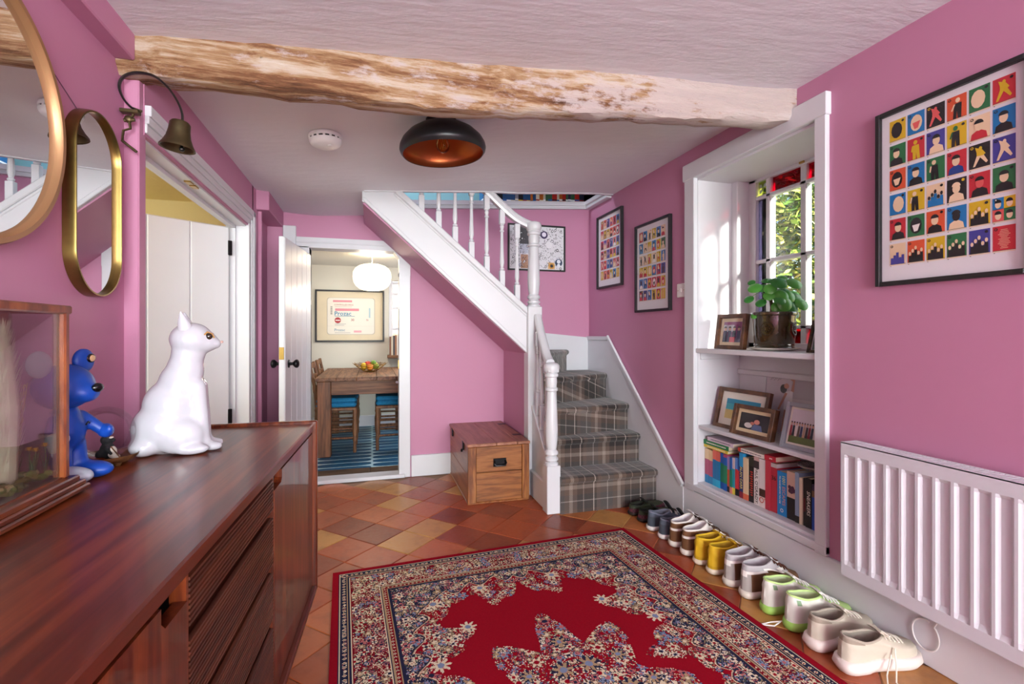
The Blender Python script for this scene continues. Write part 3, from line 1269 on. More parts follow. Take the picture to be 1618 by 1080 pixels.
def wall_mirror(name, label, yc, zcen, outline, fw, depth, fm):
    """outline(inset) -> closed list of (y, z) round the centre"""
    t = thing(name, label, 'mirror', (XM, yc, zcen))
    o, i = outline(0), outline(fw)
    n = len(o)
    prof = [(o, 0.001), (o, depth * .8), (outline(fw * .2), depth), (outline(fw * .75), depth), (i, depth * .8), (i, depth * .55)]
    m = MB()
    rings = [[(d, y, z) for y, z in r] for r, d in prof]
    m.loft(rings, cap=False)
    m.build('frame', fm, t, angle=40)
    m = MB()
    g = outline(fw * .95)
    m.poly([(depth * .58, y, z) for y, z in g])
    m.build('glass', MIRROR, t, smooth=False)
    m = MB()
    o2 = outline(.004)
    m.loft([[(.0005, y, z) for y, z in o2], [(depth * .5, y, z) for y, z in o2]])
    m.build('backing', DBACK, t)
    return t


wall_mirror('round_mirror', 'large round mirror in a matt gold frame above the sideboard', 1.150, 1.605,
            lambda s: [((.288 - s) * math.cos(2 * PI * k / 96), (.288 - s) * math.sin(2 * PI * k / 96)) for k in range(96)], .020, .034, GOLD)


def capsule(s):
    w, h = .119 - s, .254 - s
    pts = []
    for k in range(33):
        a = PI * k / 32
        pts.append((w * math.cos(a), h - w + w * math.sin(a)))
    for k in range(33):
        a = PI + PI * k / 32
        pts.append((w * math.cos(a), -(h - w) + w * math.sin(a)))
    return pts


wall_mirror('capsule_mirror', 'narrow pill-shaped mirror with a polished brass rim beside the servants bell', 1.600, 1.503, capsule, .008, .030, BRASSD)

# ------------------------------------------------------------------ servants' bell on its coiled spring
OLDB = mat('tarnished_bronze', '#5c5138', .45, .85, vary=.35, scale=30, bump=.1)
SPR = mat('dark_spring_steel', '#3b3937', .4, .8, vary=.25)
YBELL = 1.76
bell = thing('servants_bell', 'old bronze servants bell on a curled spring fixed to the pink wall', 'bell', tuple(at(212, 180, Y=YBELL)))
o0 = bell.location.copy()


def bp(x, y, Y=YBELL):
    return tuple(at(x, y, Y=Y) - o0)


pts = [bp(*p) for p in ((221, 176), (208, 170), (196, 157), (189, 140), (191, 126), (203, 117), (222, 115), (245, 121), (266, 139), (281, 161), (288, 180), (288, 193))]
P2 = []
for i in range(len(pts) - 1):
    for k in range(4):
        t_ = k / 4
        p0, p1, p2, p3 = [Vector(pts[max(0, min(len(pts) - 1, i + q))]) for q in (-1, 0, 1, 2)]
        P2.append(.5 * ((2 * p1) + (p2 - p0) * t_ + (2 * p0 - 5 * p1 + 4 * p2 - p3) * t_ ** 2 + (3 * p1 - p0 - 3 * p2 + p3) * t_ ** 3))
P2.append(Vector(pts[-1]))
MB().tube(P2, .0075, 8, flat=.45).build('spring', SPR, bell)
bc = Vector(bp(285, 194))
m = MB()
m.lathe([(.004, .005), (.024, .003), (.029, -.004), (.030, -.026), (.034, -.048), (.042, -.067), (.049, -.078), (.050, -.083), (.045, -.081), (.037, -.067), (.028, -.043), (.024, -.01)], 28, c=bc, cap=False)
m.tf(0, Matrix.Translation(bc) @ Matrix.Rotation(R(6), 4, 'Y') @ Matrix.Translation(-bc))
bl = m.build('bell', OLDB, bell)
MB().tube([bc + Vector((0, 0, -.02)), bc + Vector((.004, 0, -.078))], .004, 6).ball(bc + Vector((.004, 0, -.083)), .008).build('clapper', SPR, bl)
MB().tube([bp(*p) for p in ((224, 176), (212, 171), (210, 183), (204, 189), (206, 203), (195, 206), (193, 222), (216, 240))], .0042, 6).build('crank', OLDB, bell)
MB().tube([bp(196, 190), bp(213, 189)], .006, 8).build('pivot', OLDB, bell)
MB().ball(bp(203, 188), (.012, .008, .012)).build('pivot_plate', OLDB, bell)
a = Vector(at(218, 178, Y=YBELL)) - o0
MB().box((a.x - .045, a.y - .012, a.z - .006), (a.x + .005, a.y + .012, a.z + .006), .002).build('wall_bracket', OLDB, bell)
wire = MB().tube([(-.748, 1.41, 1.80), (-.748, 1.55, 1.735), (-.748, 1.70, 1.685), (-.742, 1.765, 1.655)], .0012, 5).build('bell_wire', mat('grey_wire', '#6e4d63', .5))
tag(wire, 'thin bell wire running along the pink wall behind the mirrors', 'wire')

# ------------------------------------------------------------------ white china cat
CHINA = mat('white_glaze', '#c6c7cf', .09, vary=.02, coat=.6)
cat = thing('cat_statue', 'white glazed china cat sitting upright on the sideboard', 'statue', (-.545, 1.625, .8005), R(12))
Q = lambda rx, ry, rz: Matrix.Rotation(rz, 3, 'Z') @ Matrix.Rotation(ry, 3, 'Y') @ Matrix.Rotation(rx, 3, 'X')
parts = [((-.030, 0, .075), (.084, .070, .078)), ((-.016, 0, .135), (.072, .062, .080)), ((.006, 0, .19), (.058, .052, .078)), ((.018, 0, .24), (.048, .046, .062)),
         ((.024, 0, .285), (.044, .043, .045)), ((.032, 0, .330), (.056, .054, .050)), ((.066, 0, .322), (.034, .037, .033)), ((.092, 0, .316), (.018, .021, .016)),
         ((.006, .046, .055), (.062, .028, .052)), ((.006, -.046, .055), (.062, .028, .052)),
         ((.045, .022, .19), (.066, .026, .02), .028, .019), ((.045, -.022, .19), (.066, -.026, .02), .028, .019),
         ((.088, .027, .014), (.028, .019, .014)), ((.088, -.027, .014), (.028, .019, .014)), ((.040, .060, .016), (.045, .018, .016)), ((.040, -.060, .016), (.045, .018, .016)),
         ((-.075, -.02, .030), (.040, .05, .030)), ((-.085, .03, .022), (-.02, .078, .018), .022, .016)]
body = organic('body', parts, CHINA, cat, .0055, 9)
for s_ in (1, -1):
    m = MB()
    base = [(.022 + .020 * math.cos(a), s_ * .030 + .013 * math.sin(a)) for a in [2 * PI * k / 12 for k in range(12)]]
    rings = []
    for tt, tz in ((0, .352), (.35, .375), (.7, .394), (.93, .408), (1, .4105)):
        w = (1 - tt ** 1.5) * .98 + .02
        rings.append([((x - .022) * w + .022 - .012 * tt, (y - s_ * .030) * w + s_ * (.030 + .010 * tt), tz) for x, y in base])
    m.loft(rings)
    m.build('ear', CHINA, cat)
    MB().ball((.0775, s_ * .0300, .338), (.010, .007, .010)).build('eye', mat('cat_eye', '#2a2018', .1, coat=.5), cat)
    k_ = MB()
    k_.tube([(.067, s_ * .0370, .342), (.0745, s_ * .0335, .351), (.085, s_ * .027, .346), (.091, s_ * .023, .334)], .0025, 6)
    k_.build('eye_line', mat('ochre_glaze', '#b88a52', .3), cat)
MB().ball((.1095, 0, .321), (.004, .006, .004)).build('nose', mat('pink_glaze', '#d9b0a6', .2), cat)

# ------------------------------------------------------------------ glass dome with a tiny black and white creature on a tray
tr = thing('display_tray', 'oval wooden tray on little feet behind the blue figure', 'tray', (-.679, 1.522, .8005), R(20))
TRAY = wood('tray_wood', '#3a2416', '#5e3c22', '#7b5431', (.1, 1, 1), 14, .45)
m = MB()
m.lathe([(.001, .014), (.050, .014), (.060, .018), (.066, .026), (.068, .027), (.066, .020), (.056, .010), (.001, .009)], 36, c=(0, 0, 0), cap=False, sx=1.08, sy=.98)
m.build('dish', TRAY, tr)
for a in (0.4, 2.2, 3.8, 5.4):
    MB().lathe([(.006, 0), (.009, .006), (.006, .013)], 10, c=(.045 * math.cos(a), .04 * math.sin(a), 0)).build('foot', TRAY, tr)
dm = MB()
dm.lathe([(.0665 * math.sin(a), .030 + .062 * 1.12 - .062 * 1.12 * math.cos(a) + .0) for a in [PI * k / 22 for k in range(22, 1, -1)]], 40, cap=False)
GLD = glassy('dome_glass', (.985, .99, .99), -.22)
d_ = dm.build('glass_dome', GLD)
d_.location = (-.679, 1.522, .785)
tag(d_, 'clear round glass dome over the little black and white creature', 'dome')
DBLK = mat('black_fur', '#17151a', .8, bump=.4, bscale=150)
WFUR = mat('cream_fur', '#d8cfc3', .85, bump=.4, bscale=150)
mo = thing('stuffed_creature', 'tiny black and white stuffed animal leaning on a stick under glass', 'stuffed animal', (-.674, 1.524, .816), R(10))
organic('body', [((0, 0, .022), (.017, .015, .022)), ((-.002, 0, .05), (.013, .013, .014)), ((.010, 0, .048), (.008, .007, .006)), ((-.014, .003, .012), (.012, .02, .012)), ((.0, -.013, .03), (.012, -.02, .016), .005, .004)], DBLK, mo, .0022, 4)
organic('belly', [((.010, -.004, .018), (.012, .011, .016)), ((.016, 0, .004), (.012, .012, .005))], WFUR, mo, .002, 4)
MB().ball((.009, -.004, .056), (.005, .008, .003)).build('face_stripe', WFUR, mo)
MB().tube([(.012, -.020, .035), (.040, -.038, .001)], .0016, 6).build('stick', TRAY, mo)

# ------------------------------------------------------------------ blue vinyl figure (plain bear)
BLUE = mat('blue_vinyl', '#1246a8', .42, vary=.08, bump=.03, bscale=90)
PALE = mat('pale_vinyl', '#b4bfcc', .45, vary=.05)
NOSE = mat('black_vinyl', '#0d0d10', .2)
TAN = mat('tan_vinyl', '#d0a67e', .45)
bf = thing('bear_figure', 'blue vinyl bear figure with one pale ear standing behind the glass case', 'figure', (-.690, 1.376, .8005), R(-12))
organic('body', [((0, 0, .118), (.036, .040, .046)), ((0, 0, .155), (.026, .028, .03)), ((0, .022, .085), (.010, .022, .03), .024, .020), ((0, -.022, .085), (.010, -.022, .03), .024, .020),
                 ((.005, .036, .148), (.040, .056, .110), .015, .014), ((.005, -.036, .148), (.028, -.064, .112), .015, .014),
                 ((.030, .028, .021), (.056, .030, .021))], BLUE, bf, .0045, 8)
organic('head', [((-.004, 0, .222), (.056, .062, .054)), ((.040, .006, .208), (.024, .032, .024))], BLUE, bf, .0045, 8)
organic('ear', [((-.006, .058, .280), (.014, .031, .031))], BLUE, bf, .004, 5)
organic('ear', [((-.006, -.062, .278), (.014, .031, .031))], PALE, bf, .004, 5)
MB().ball((.063, .010, .219), (.010, .015, .011)).build('nose', NOSE, bf)
MB().ball((.008, .064, .286), (.004, .014, .011)).build('ear_patch', NOSE, bf)
MB().ball((.0105, .064, .286), (.0035, .009, .008)).build('ear_patch', TAN, bf)
organic('foot', [((.030, -.030, .021), (.052, .030, .021))], PALE, bf, .004, 5)
organic('paw', [((.030, -.066, .108), (.019, .018, .019)), ((.044, -.056, .112), (.009, .008, .012)), ((.036, -.078, .096), (.010, .008, .014))], PALE, bf, .0035, 4)
organic('paw', [((.046, .058, .108), (.018, .016, .018)), ((.060, .05, .112), (.008, .008, .011))], BLUE, bf, .0035, 4)
MB().tube([(.037, .010, .131), (.036, .018, .137), (.033, .026, .132)], .0018, 6).build('chest_mark', NOSE, bf)

# ------------------------------------------------------------------ glass display case
CW = wood('case_wood', '#4a1f10', '#7a3c1c', '#9c5728', (.3, .3, .1), 18, .3, .3)
CWB = wood('case_base_wood', '#3a160c', '#5f2a16', '#83431f', (1, .08, 1), 14, .28, .3)
dc = thing('display_case', 'antique mahogany glazed display case with moss and dried plants on the sideboard', 'display case', (-.668, 1.04, .8005))
x0, x1, y0, y1, zb, zt = -.074, .040, -.22, .225, .035, .405
for i, (a, b, c, d) in enumerate(((0, .012, .016, .030), (.010, .022, .010, .024), (.020, .034, .004, .010))):
    m = MB()
    m.box((x0, y0 - d * .6, a + .006), (x1 + c + .012, y1 + d * .8, b + .006), .003)
    m.build('base_moulding', CWB, dc)
m = MB()
for (px_, py_) in ((x1, y1), (x1, y0), (x0 + .01, y0), (x0 + .01, y1)):
    pass
for (px_, py_) in ((x1 - .008, y1 - .008), (x1 - .008, y0 + .008), (x0 + .008, y0 + .008), (x0 + .008, y1 - .008)):
    m = MB()
    m.box((px_ - .008, py_ - .009, .04), (px_ + .008, py_ + .009, zt - .012), .003)
    m.box((px_ - .004, py_ - .012, .04), (px_ + .011, py_ + .004, zt - .012), .003)
    m.build('post', CW, dc)
m = MB()
m.box((x1 - .016, y0, zt - .016), (x1 + .004, y1 + .004, zt + .002), .003)
m.box((x0, y0, zt - .016), (x0 + .018, y1, zt + .002), .003)
m.box((x0, y1 - .014, zt - .016), (x1, y1 + .004, zt + .002), .003)
m.box((x0, y0, zt - .016), (x1, y0 + .014, zt + .002), .003)
m.build('top_frame', CW, dc)
for lo, hi in (((x1 - .009, y0 + .012, .04), (x1 - .007, y1 - .012, zt - .014)), ((x0 + .01, y1 - .010, .04), (x1 - .012, y1 - .008, zt - .014)), ((x0 + .01, y0 + .008, .04), (x1 - .012, y0 + .010, zt - .014)),
               ((x0 + .01, y0 + .01, zt - .009), (x1 - .012, y1 - .01, zt - .007)), ((x0 + .006, y0 + .012, .04), (x0 + .008, y1 - .012, zt - .014))):
    MB().box(lo, hi).build('glass_pane', G_CLEAR, dc)
MB().box((x0, y0, .03), (x1 - .004, y1, .043)).build('floor_board', CWB, dc)
random.seed(5)
MOSS = mat('moss', '#4c5a22', .95, vary=.5, scale=40, bump=.8, bscale=120)
m = MB()
for i in range(420):
    x, y = random.uniform(x0 + .014, x1 - .018), random.uniform(y0 + .016, y1 - .018)
    r = random.uniform(.004, .010)
    m.color(random.choice(('#6c7a32', '#7d8a3a', '#5d6a2c', '#97954f', '#aa9a5a', '#d7c68a')))
    m.ball((x, y, .044 + random.uniform(0, .012) + .012 * math.sin(y * 30) ** 2), (r, r, r * .8), 6, 4)
ms = m.build('moss_bed', vmat('moss_bits', .95), None)
ms.location = dc.location
tag(ms, 'mossy ground inside the glass display case', 'moss')
ms['kind'] = 'stuff'
STRAW = mat('dry_grass', '#d0b070', .8, vary=.2)
PLUME = mat('cream_plume', '#f0e6cc', .9, vary=.15)


def dry_grass(label, cx, cy, n, h, spread, lean):
    m = MB()
    for i in range(n):
        a = random.uniform(0, 2 * PI)
        q = random.uniform(.3, 1) * spread
        hh = h * random.uniform(.6, 1)
        dx, dy = q * math.cos(a) * .35, q * math.sin(a) + lean
        pts = [(cx + dx * t, cy + dy * t * t, .05 + hh * t) for t in (0, .35, .7, 1)]
        m.tube(pts, [.0011, .001, .0008, .0004], 4)
        for k in range(6):
            t_ = .6 + .07 * k
            p = Vector((cx + dx * t_, cy + dy * t_ * t_, .05 + hh * t_))
            m.tube([p, p + Vector((random.uniform(-.003, .003), random.uniform(-.010, .012), .008))], [.0012, .0003], 4)
    o = m.build('dried_grass', STRAW)
    o.location = dc.location
    return tag(o, label, 'dried grass')


dry_grass('wispy dried grasses rising from moss in the display case', -.02, .170, 14, .20, .035, .0)
m = MB()
random.seed(8)
for i in range(1500):
    t_ = random.random()
    a = random.uniform(0, 2 * PI)
    w = .034 * (math.sin(PI * min(1, t_ * .80 + .20)) ** .6) * random.uniform(.6, 1.0)
    z = .05 + .30 * t_
    p = Vector((-.022 + w * .6 * math.cos(a), .135 + w * math.sin(a), z))
    d_ = Vector((.3 * math.cos(a), .45 * math.sin(a), 1.1)).normalized() * random.uniform(.02, .04)
    s_ = Vector((-math.sin(a), math.cos(a), 0)) * .0013
    m.add([p - s_, p + s_, p + d_], [(0, 1, 2)])
m.tube([(-.022, .135, .045), (-.022, .135, .20), (-.022, .135, .33)], [.020, .024, .010], 10)
pl = m.build('feathery_plume', PLUME, fix=False)
pl.location = dc.location
tag(pl, 'tall cream feathery plume inside the glass display case', 'plume')
for i, (cx, cy) in enumerate(((.008, .172), (-.006, .186), (.012, .199), (-.014, .160))):
    df = thing('daffodil', ('small yellow daffodil in the display case moss, ' + ('standing tallest', 'between two others', 'nearest the corner post', 'beside the cream plume')[i]), 'flower', (dc.location.x + cx, dc.location.y + cy, dc.location.z + .046), random.uniform(0, 6), 'daffodils in the display case')
    h = random.uniform(.05, .066)
    m = MB()
    for k in range(3):
        a = random.uniform(0, 6)
        m.tube([(0, 0, 0), (.004 * math.cos(a), .005 * math.sin(a), h * .5), (.010 * math.cos(a), .014 * math.sin(a), h * .9)], [.0016, .0014, .0004], 4, flat=.4)
    m.build('leaves', mat('daffodil_leaf', '#3f6a3a', .7, vary=.2), df)
    MB().tube([(0, 0, 0), (0, .002, h)], .0011, 5).build('stem', mat('daffodil_leaf', ''), df)
    m = MB()
    for k in range(6):
        a = k * PI / 3
        m.poly([(0, .002, h), (.005 * math.cos(a - .4), .002 + .005 * math.sin(a - .4), h + .002), (.0095 * math.cos(a), .002 + .0095 * math.sin(a), h + .003), (.005 * math.cos(a + .4), .002 + .005 * math.sin(a + .4), h + .002)])
    m.lathe([(.002, 0), (.0035, .005), (.0045, .007)], 8, c=(0, .002, h), cap=False)
    m.build('bloom', mat('daffodil_yellow', '#d99a1c', .6, vary=.15), df)

# light switch on the far stretch of the left wall
def switch(name, label, loc, rz):
    t = thing(name, label, 'light switch', loc, rz)
    PL = mat('switch_plastic', '#e4e1de', .35)
    MB().box((0, -.043, -.043), (.008, .043, .043), .004).build('plate', PL, t)
    MB().box((.006, -.007, -.012), (.013, .007, .012), .002).build('rocker', PL, t)
    for y in (-.03, .03):
        MB().lathe([(.003, 0), (.003, .001)], 8).tf(0, Matrix.Translation((.008, y, 0)) @ Matrix.Rotation(PI / 2, 4, 'Y')).build('screw', BRASS, t)
    return t


switch('light_switch', 'white light switch on the dark pink wall beside the kitchen door', (-.7445, 3.62, 1.345), 0)
switch('light_switch', 'white light switch on the pink wall beside the window alcove', (1.8525, 2.580, 1.412), PI)

# kitchen door leaf, standing open against the left wall
d2 = struct(MB().box((0, -.016, .012), (.70, .016, 1.735), .002).build('door_2', WHITE), 'white plank kitchen door standing open')
d2.location = (-.462, 3.895, 0)
d2.rotation_euler = (0, 0, math.atan2(3.205 - 3.895, -.528 + .462))
for k_ in range(5):
    m = MB()
    m.box((.002 + k_ * .140, .014, .016), (.139 + k_ * .140, .021, 1.732), .004)
    m.build('plank', WHITE, d2)
MB().box((.699, -.014, .985), (.702, .014, 1.06), .0006).build('latch_plate', BRASS, d2)
for s_ in (1, -1):
    m = MB()
    prof = [(.026, 0), (.026, .004), (.010, .008), (.009, .026), (.020, .034), (.027, .044), (.026, .054), (.016, .061), (.001, .063)]
    m.lathe(prof, 18)
    m.tf(0, Matrix.Translation((.622, s_ * .020, .955)) @ Matrix.Rotation(-s_ * PI / 2, 4, 'X'))
    m.build('knob', IRON, d2)

# ------------------------------------------------------------------ framed pictures
PRINT = vmat('printed_paper', .55)
PAPER = mat('white_paper', '#e4e2e6', .7, vary=.01)
FRAME_K = mat('black_frame_wood', '#1b191c', .4, vary=.1)
GLAZE = glassy('picture_glass', (1, 1, 1), -.43)


def wall_thing(name, label, cat, loc, wall, group=None):
    """local x runs to the viewer's right, y up, z out of the wall"""
    t = thing(name, label, cat, loc, 0, group)
    mx = {'right': Matrix(((0, 0, -1), (-1, 0, 0), (0, 1, 0))), 'back': Matrix(((1, 0, 0), (0, 0, -1), (0, 1, 0)))}[wall]
    t.rotation_euler = mx.to_euler()
    return t


def frame_parts(t, w, h, fw, depth, fm, glass=True, matc=None, matw=0., mount=None, z0=0.):
    m = MB()
    W2, H2 = w / 2, h / 2
    for nm, lo, hi in (('l', (-W2, -H2, z0), (-W2 + fw, H2, z0 + depth)), ('r', (W2 - fw, -H2, z0), (W2, H2, z0 + depth)), ('t', (-W2 + fw, H2 - fw, z0), (W2 - fw, H2, z0 + depth)), ('b', (-W2 + fw, -H2, z0), (W2 - fw, -H2 + fw, z0 + depth))):
        m.box(lo, hi, .0015)
    fr = m.build('frame', fm, t)
    MB().box((-W2 + fw * .5, -H2 + fw * .5, z0 + .001), (W2 - fw * .5, H2 - fw * .5, z0 + depth * .35)).build('mount', mount or PAPER, t)
    if glass:
        MB().box((-W2 + fw * .6, -H2 + fw * .6, z0 + depth * .74), (W2 - fw * .6, H2 - fw * .6, z0 + depth * .78)).build('glass', GLAZE, t)
    return z0 + depth * .35


def disc(m, cx, cy, rx, ry, z, n=12, a0=0, a1=2 * PI):
    m.poly([(cx + rx * math.cos(a0 + (a1 - a0) * k / n), cy + ry * math.sin(a0 + (a1 - a0) * k / n), z) for k in range(n if a1 - a0 > 6.2 else n + 1)])


def rect(m, x0, y0, x1, y1, z):
    m.poly([(x0, y0, z), (x1, y0, z), (x1, y1, z), (x0, y1, z)])


C_ = dict(Y='#d8b524', B='#1c78b8', K='#262226', O='#dc5a35', G='#2c7446', R='#c62f3c', I='#48459a', C='#ecd0ac', W='#f0ece6', P='#e0605e', N='#24448c', T='#a87a32')


def card(m, x, y, w, h, bg, fg, kind, z, rnd):
    e = .0004
    m.color(C_.get(bg, bg))
    rect(m, x, y, x + w, y + h, z)
    m.color('#e6d3b8')
    rect(m, x, y, x + w, y + h * .05, z + e)
    m.color(C_['K'])
    rect(m, x, y + h * .05, x + w, y + h * .065, z + e)
    rect(m, x + w * .04, y - h * .035, x + w * .10, y - h * .01, z)
    f1, f2 = C_[fg[0]], C_[fg[-1]]
    cx = x + w * (.5 + rnd.uniform(-.06, .06))
    yb = y + h * .065
    z1, z2, z3 = z + 2 * e, z + 3 * e, z + 4 * e
    if kind == 'bust':
        m.color(f1)
        m.poly([(cx - w * .40, yb, z1), (cx + w * .40, yb, z1), (cx + w * .34, y + h * .30, z1), (cx + w * .12, y + h * .40, z1), (cx - w * .12, y + h * .40, z1), (cx - w * .34, y + h * .30, z1)])
        m.color(f2)
        disc(m, cx, y + h * .58, w * .20, h * .20, z2)
        m.color(C_['K'] if bg != 'K' else f1)
        disc(m, cx, y + h * .66, w * .23, h * .18, z3, 10, .1, PI - .1)
    elif kind == 'head':
        m.color(f1)
        disc(m, cx, y + h * .52, w * .34, h * .36, z1)
        m.color(f2)
        m.poly([(cx - w * .22, y + h * .55, z2), (cx + w * .24, y + h * .58, z2), (cx + w * .10, y + h * .28, z2), (cx - w * .10, y + h * .26, z2)])
    elif kind == 'stand':
        m.color(f1)
        ln = rnd.uniform(-.08, .08) * w
        m.poly([(cx - w * .20, yb, z1), (cx - w * .03, yb, z1), (cx, y + h * .36, z1), (cx + w * .05, yb, z1), (cx + w * .22, yb, z1), (cx + w * .20 + ln, y + h * .68, z1), (cx - w * .18 + ln, y + h * .68, z1)])
        m.color(f2)
        disc(m, cx + ln, y + h * .80, w * .12, h * .10, z2)
        m.poly([(cx + ln - w * .20, y + h * .66, z2), (cx + ln - w * .12, y + h * .66, z2), (cx - w * .22, y + h * .40, z2), (cx - w * .30, y + h * .42, z2)])
    elif kind == 'jump':
        m.color(f1)
        m.poly([(cx - w * .34, y + h * .12, z1), (cx - w * .24, y + h * .12, z1), (cx, y + h * .45, z1), (cx + w * .28, y + h * .18, z1), (cx + w * .36, y + h * .24, z1), (cx + w * .10, y + h * .62, z1), (cx - w * .12, y + h * .62, z1)])
        m.color(f2)
        m.poly([(cx - w * .16, y + h * .52, z2), (cx + w * .14, y + h * .50, z2), (cx + w * .26, y + h * .56, z2), (cx + w * .10, y + h * .74, z2), (cx - w * .24, y + h * .88, z2), (cx - w * .16, y + h * .66, z2)])
        disc(m, cx + w * .02, y + h * .80, w * .08, h * .08, z3)
    elif kind == 'group':
        for k in range(5):
            gx = x + w * (.16 + .17 * k)
            gy = y + h * (.35 + .12 * ((k * 7) % 3))
            m.color(f1)
            m.poly([(gx - w * .09, yb, z1 + k * e * .2), (gx + w * .09, yb, z1 + k * e * .2), (gx + w * .08, gy, z1 + k * e * .2), (gx - w * .08, gy, z1 + k * e * .2)])
            m.color(f2)
            disc(m, gx, gy + h * .09, w * .075, h * .085, z3)
    elif kind == 'quad':
        for k, (c1, c2) in enumerate((('B', 'C'), ('Y', 'C'), ('P', 'C'), ('G', 'C'))):
            qx, qy = x + (k % 2) * w * .5, y + h * (.5 if k < 2 else .06)
            m.color(C_[c1])
            rect(m, qx, qy, qx + w * .5, qy + h * .46, z1)
            m.color(C_[c2])
            disc(m, qx + w * .25, qy + h * .2, w * .14, h * .15, z2)
            m.color(C_['K'])
            disc(m, qx + w * .25, qy + h * .24, w * .16, h * .15, z3, 8, .1, PI - .1)
    elif kind == 'text':
        m.color('#e8a890')
        for k in range(13):
            l_ = rnd.uniform(.10, .28) * w
            rect(m, cx - l_, y + h * (.14 + .058 * k), cx + l_, y + h * (.165 + .058 * k), z1)
    m.color(C_['K'] if bg != 'K' else '#d8b524')
    disc(m, x + w * (.16 if rnd.random() < .6 else .84), y + h * .88, w * .085, h * .06, z3, 8)
    m.color(C_.get(bg, bg))
    disc(m, x + w * (.16), y + h * .88, w * .04, h * .03, z3 + e, 6)


def card_poster(name, label, yc, zcen, w, h, cards, cx0, cx1, cz0, cz1, seed, group=None):
    t = wall_thing(name, label, 'framed poster', (XR - .0005, yc, zcen), 'right', group)
    zf = frame_parts(t, w, h, .016, .024, FRAME_K)
    rnd = random.Random(seed)
    m = MB()
    nr, nc = 6, 6
    pw, ph = (cx1 - cx0) / nc, (cz1 - cz0) / nr
    for r in range(nr):
        for c in range(nc):
            bg, fg, kind = cards[r][c]
            card(m, cx0 + c * pw + pw * .05, cz1 - (r + 1) * ph + ph * .06, pw * .90, ph * .88, bg, fg, kind, zf + .0006, rnd)
    m.build('print', PRINT, t, smooth=False, fix=False)
    return t


BIG = [[('Y', 'K', 'head'), ('B', 'CP', 'head'), ('K', 'P', 'jump'), ('O', 'KC', 'stand'), ('G', 'C', 'head'), ('R', 'Y', 'jump')],
       [('G', 'KC', 'bust'), ('R', 'Y', 'stand'), ('I', 'C', 'bust'), ('Y', 'KG', 'stand'), ('C', 'RC', 'bust'), ('B', 'KC', 'bust')],
       [('O', 'KC', 'head'), ('B', 'KC', 'bust'), ('G', 'KC', 'stand'), ('R', 'NC', 'bust'), ('K', 'CY', 'jump'), ('I', 'C', 'jump')],
       [('B', 'C', 'head'), ('Y', 'KC', 'stand'), ('C', 'BK', 'group'), ('K', 'C', 'bust'), ('R', 'KP', 'bust'), ('G', 'KC', 'bust')],
       [('R', 'KC', 'bust'), ('G', 'KW', 'head'), ('O', 'KC', 'bust'), ('B', 'CK', 'bust'), ('Y', 'KC', 'group'), ('W', 'C', 'quad')],
       [('C', 'IC', 'group'), ('O', 'KC', 'group'), ('Y', 'KC', 'group'), ('G', 'KC', 'group'), ('I', 'KC', 'group'), ('R', 'P', 'text')]]
card_poster('card_poster', 'black framed poster of six rows of coloured figure cards above the radiator', 1.141, 1.645, .450, .645, BIG, -.184, .186, -.255, .288, 1)


def random_cards(seed, bgs):
    r = random.Random(seed)
    out = []
    for i in range(6):
        row = []
        for j in range(6):
            bg = r.choice(bgs)
            fg = r.choice([c for c in ('KC', 'C', 'K', 'NC', 'RC', 'YK', 'WK') if c[0] != bg])
            row.append((bg, fg, r.choice(('bust', 'bust', 'stand', 'head', 'jump', 'group'))))
        out.append(row)
    out[5][5] = ('Y', 'K', 'text')
    return out


card_poster('card_poster', 'black framed poster of varied figure cards hung beside the window alcove', 2.893, 1.604, .428, .620, random_cards(7, 'GYKBRRCNCYB'), -.173, .153, -.238, .262, 2)
card_poster('card_poster', 'black framed poster of mostly orange and red cards hung in the stair corner', 3.513, 1.818, .424, .606, random_cards(9, 'ORYIOPRTOBI'), -.158, .160, -.240, .262, 3)

# doodle print on the wall above the stairs
t = wall_thing('doodle_print', 'black framed print crowded with black and white doodles above the stairs', 'framed print', (1.360, YB - .0005, 1.876), 'back')
zf = frame_parts(t, .520, .395, .013, .022, FRAME_K)
rnd = random.Random(21)
m = MB()
m.color('#d9d6dc')
rect(m, -.24, -.178, .24, .178, zf + .0005)
for (x0, y0, x1, y1, c) in ((-.155, .03, -.075, .178, '#4a464c'), (-.155, -.05, -.075, .03, '#b9bccb'), (-.145, -.178, -.08, -.06, '#b0846c'), (-.07, .05, -.045, .17, '#8a2a40'), (.10, -.178, .165, -.12, '#d4b080')):
    m.color(c)
    rect(m, x0, y0, x1, y1, zf + .0009)
for i in range(420):
    x, y = rnd.uniform(-.235, .235), rnd.uniform(-.172, .172)
    m.color(rnd.choice(('#1c1a20', '#1c1a20', '#2b2830', '#55525c', '#3a3a6a' if rnd.random() < .3 else '#1c1a20')))
    k = rnd.random()
    z_ = zf + .0012 + rnd.random() * .0006
    if k < .35:
        r_ = rnd.uniform(.003, .012)
        disc(m, x, y, r_, r_ * rnd.uniform(.6, 1.3), z_, 8)
        m.color('#e2dfe4')
        disc(m, x, y, r_ * .6, r_ * .6, z_ + .0004, 8)
    else:
        a, l_ = rnd.uniform(0, PI), rnd.uniform(.004, .022)
        dx, dy = math.cos(a) * l_, math.sin(a) * l_
        wx, wy = -math.sin(a) * .0016, math.cos(a) * .0016
        m.poly([(x - wx, y - wy, z_), (x + dx - wx, y + dy - wy, z_), (x + dx + wx, y + dy + wy, z_), (x + wx, y + wy, z_)])
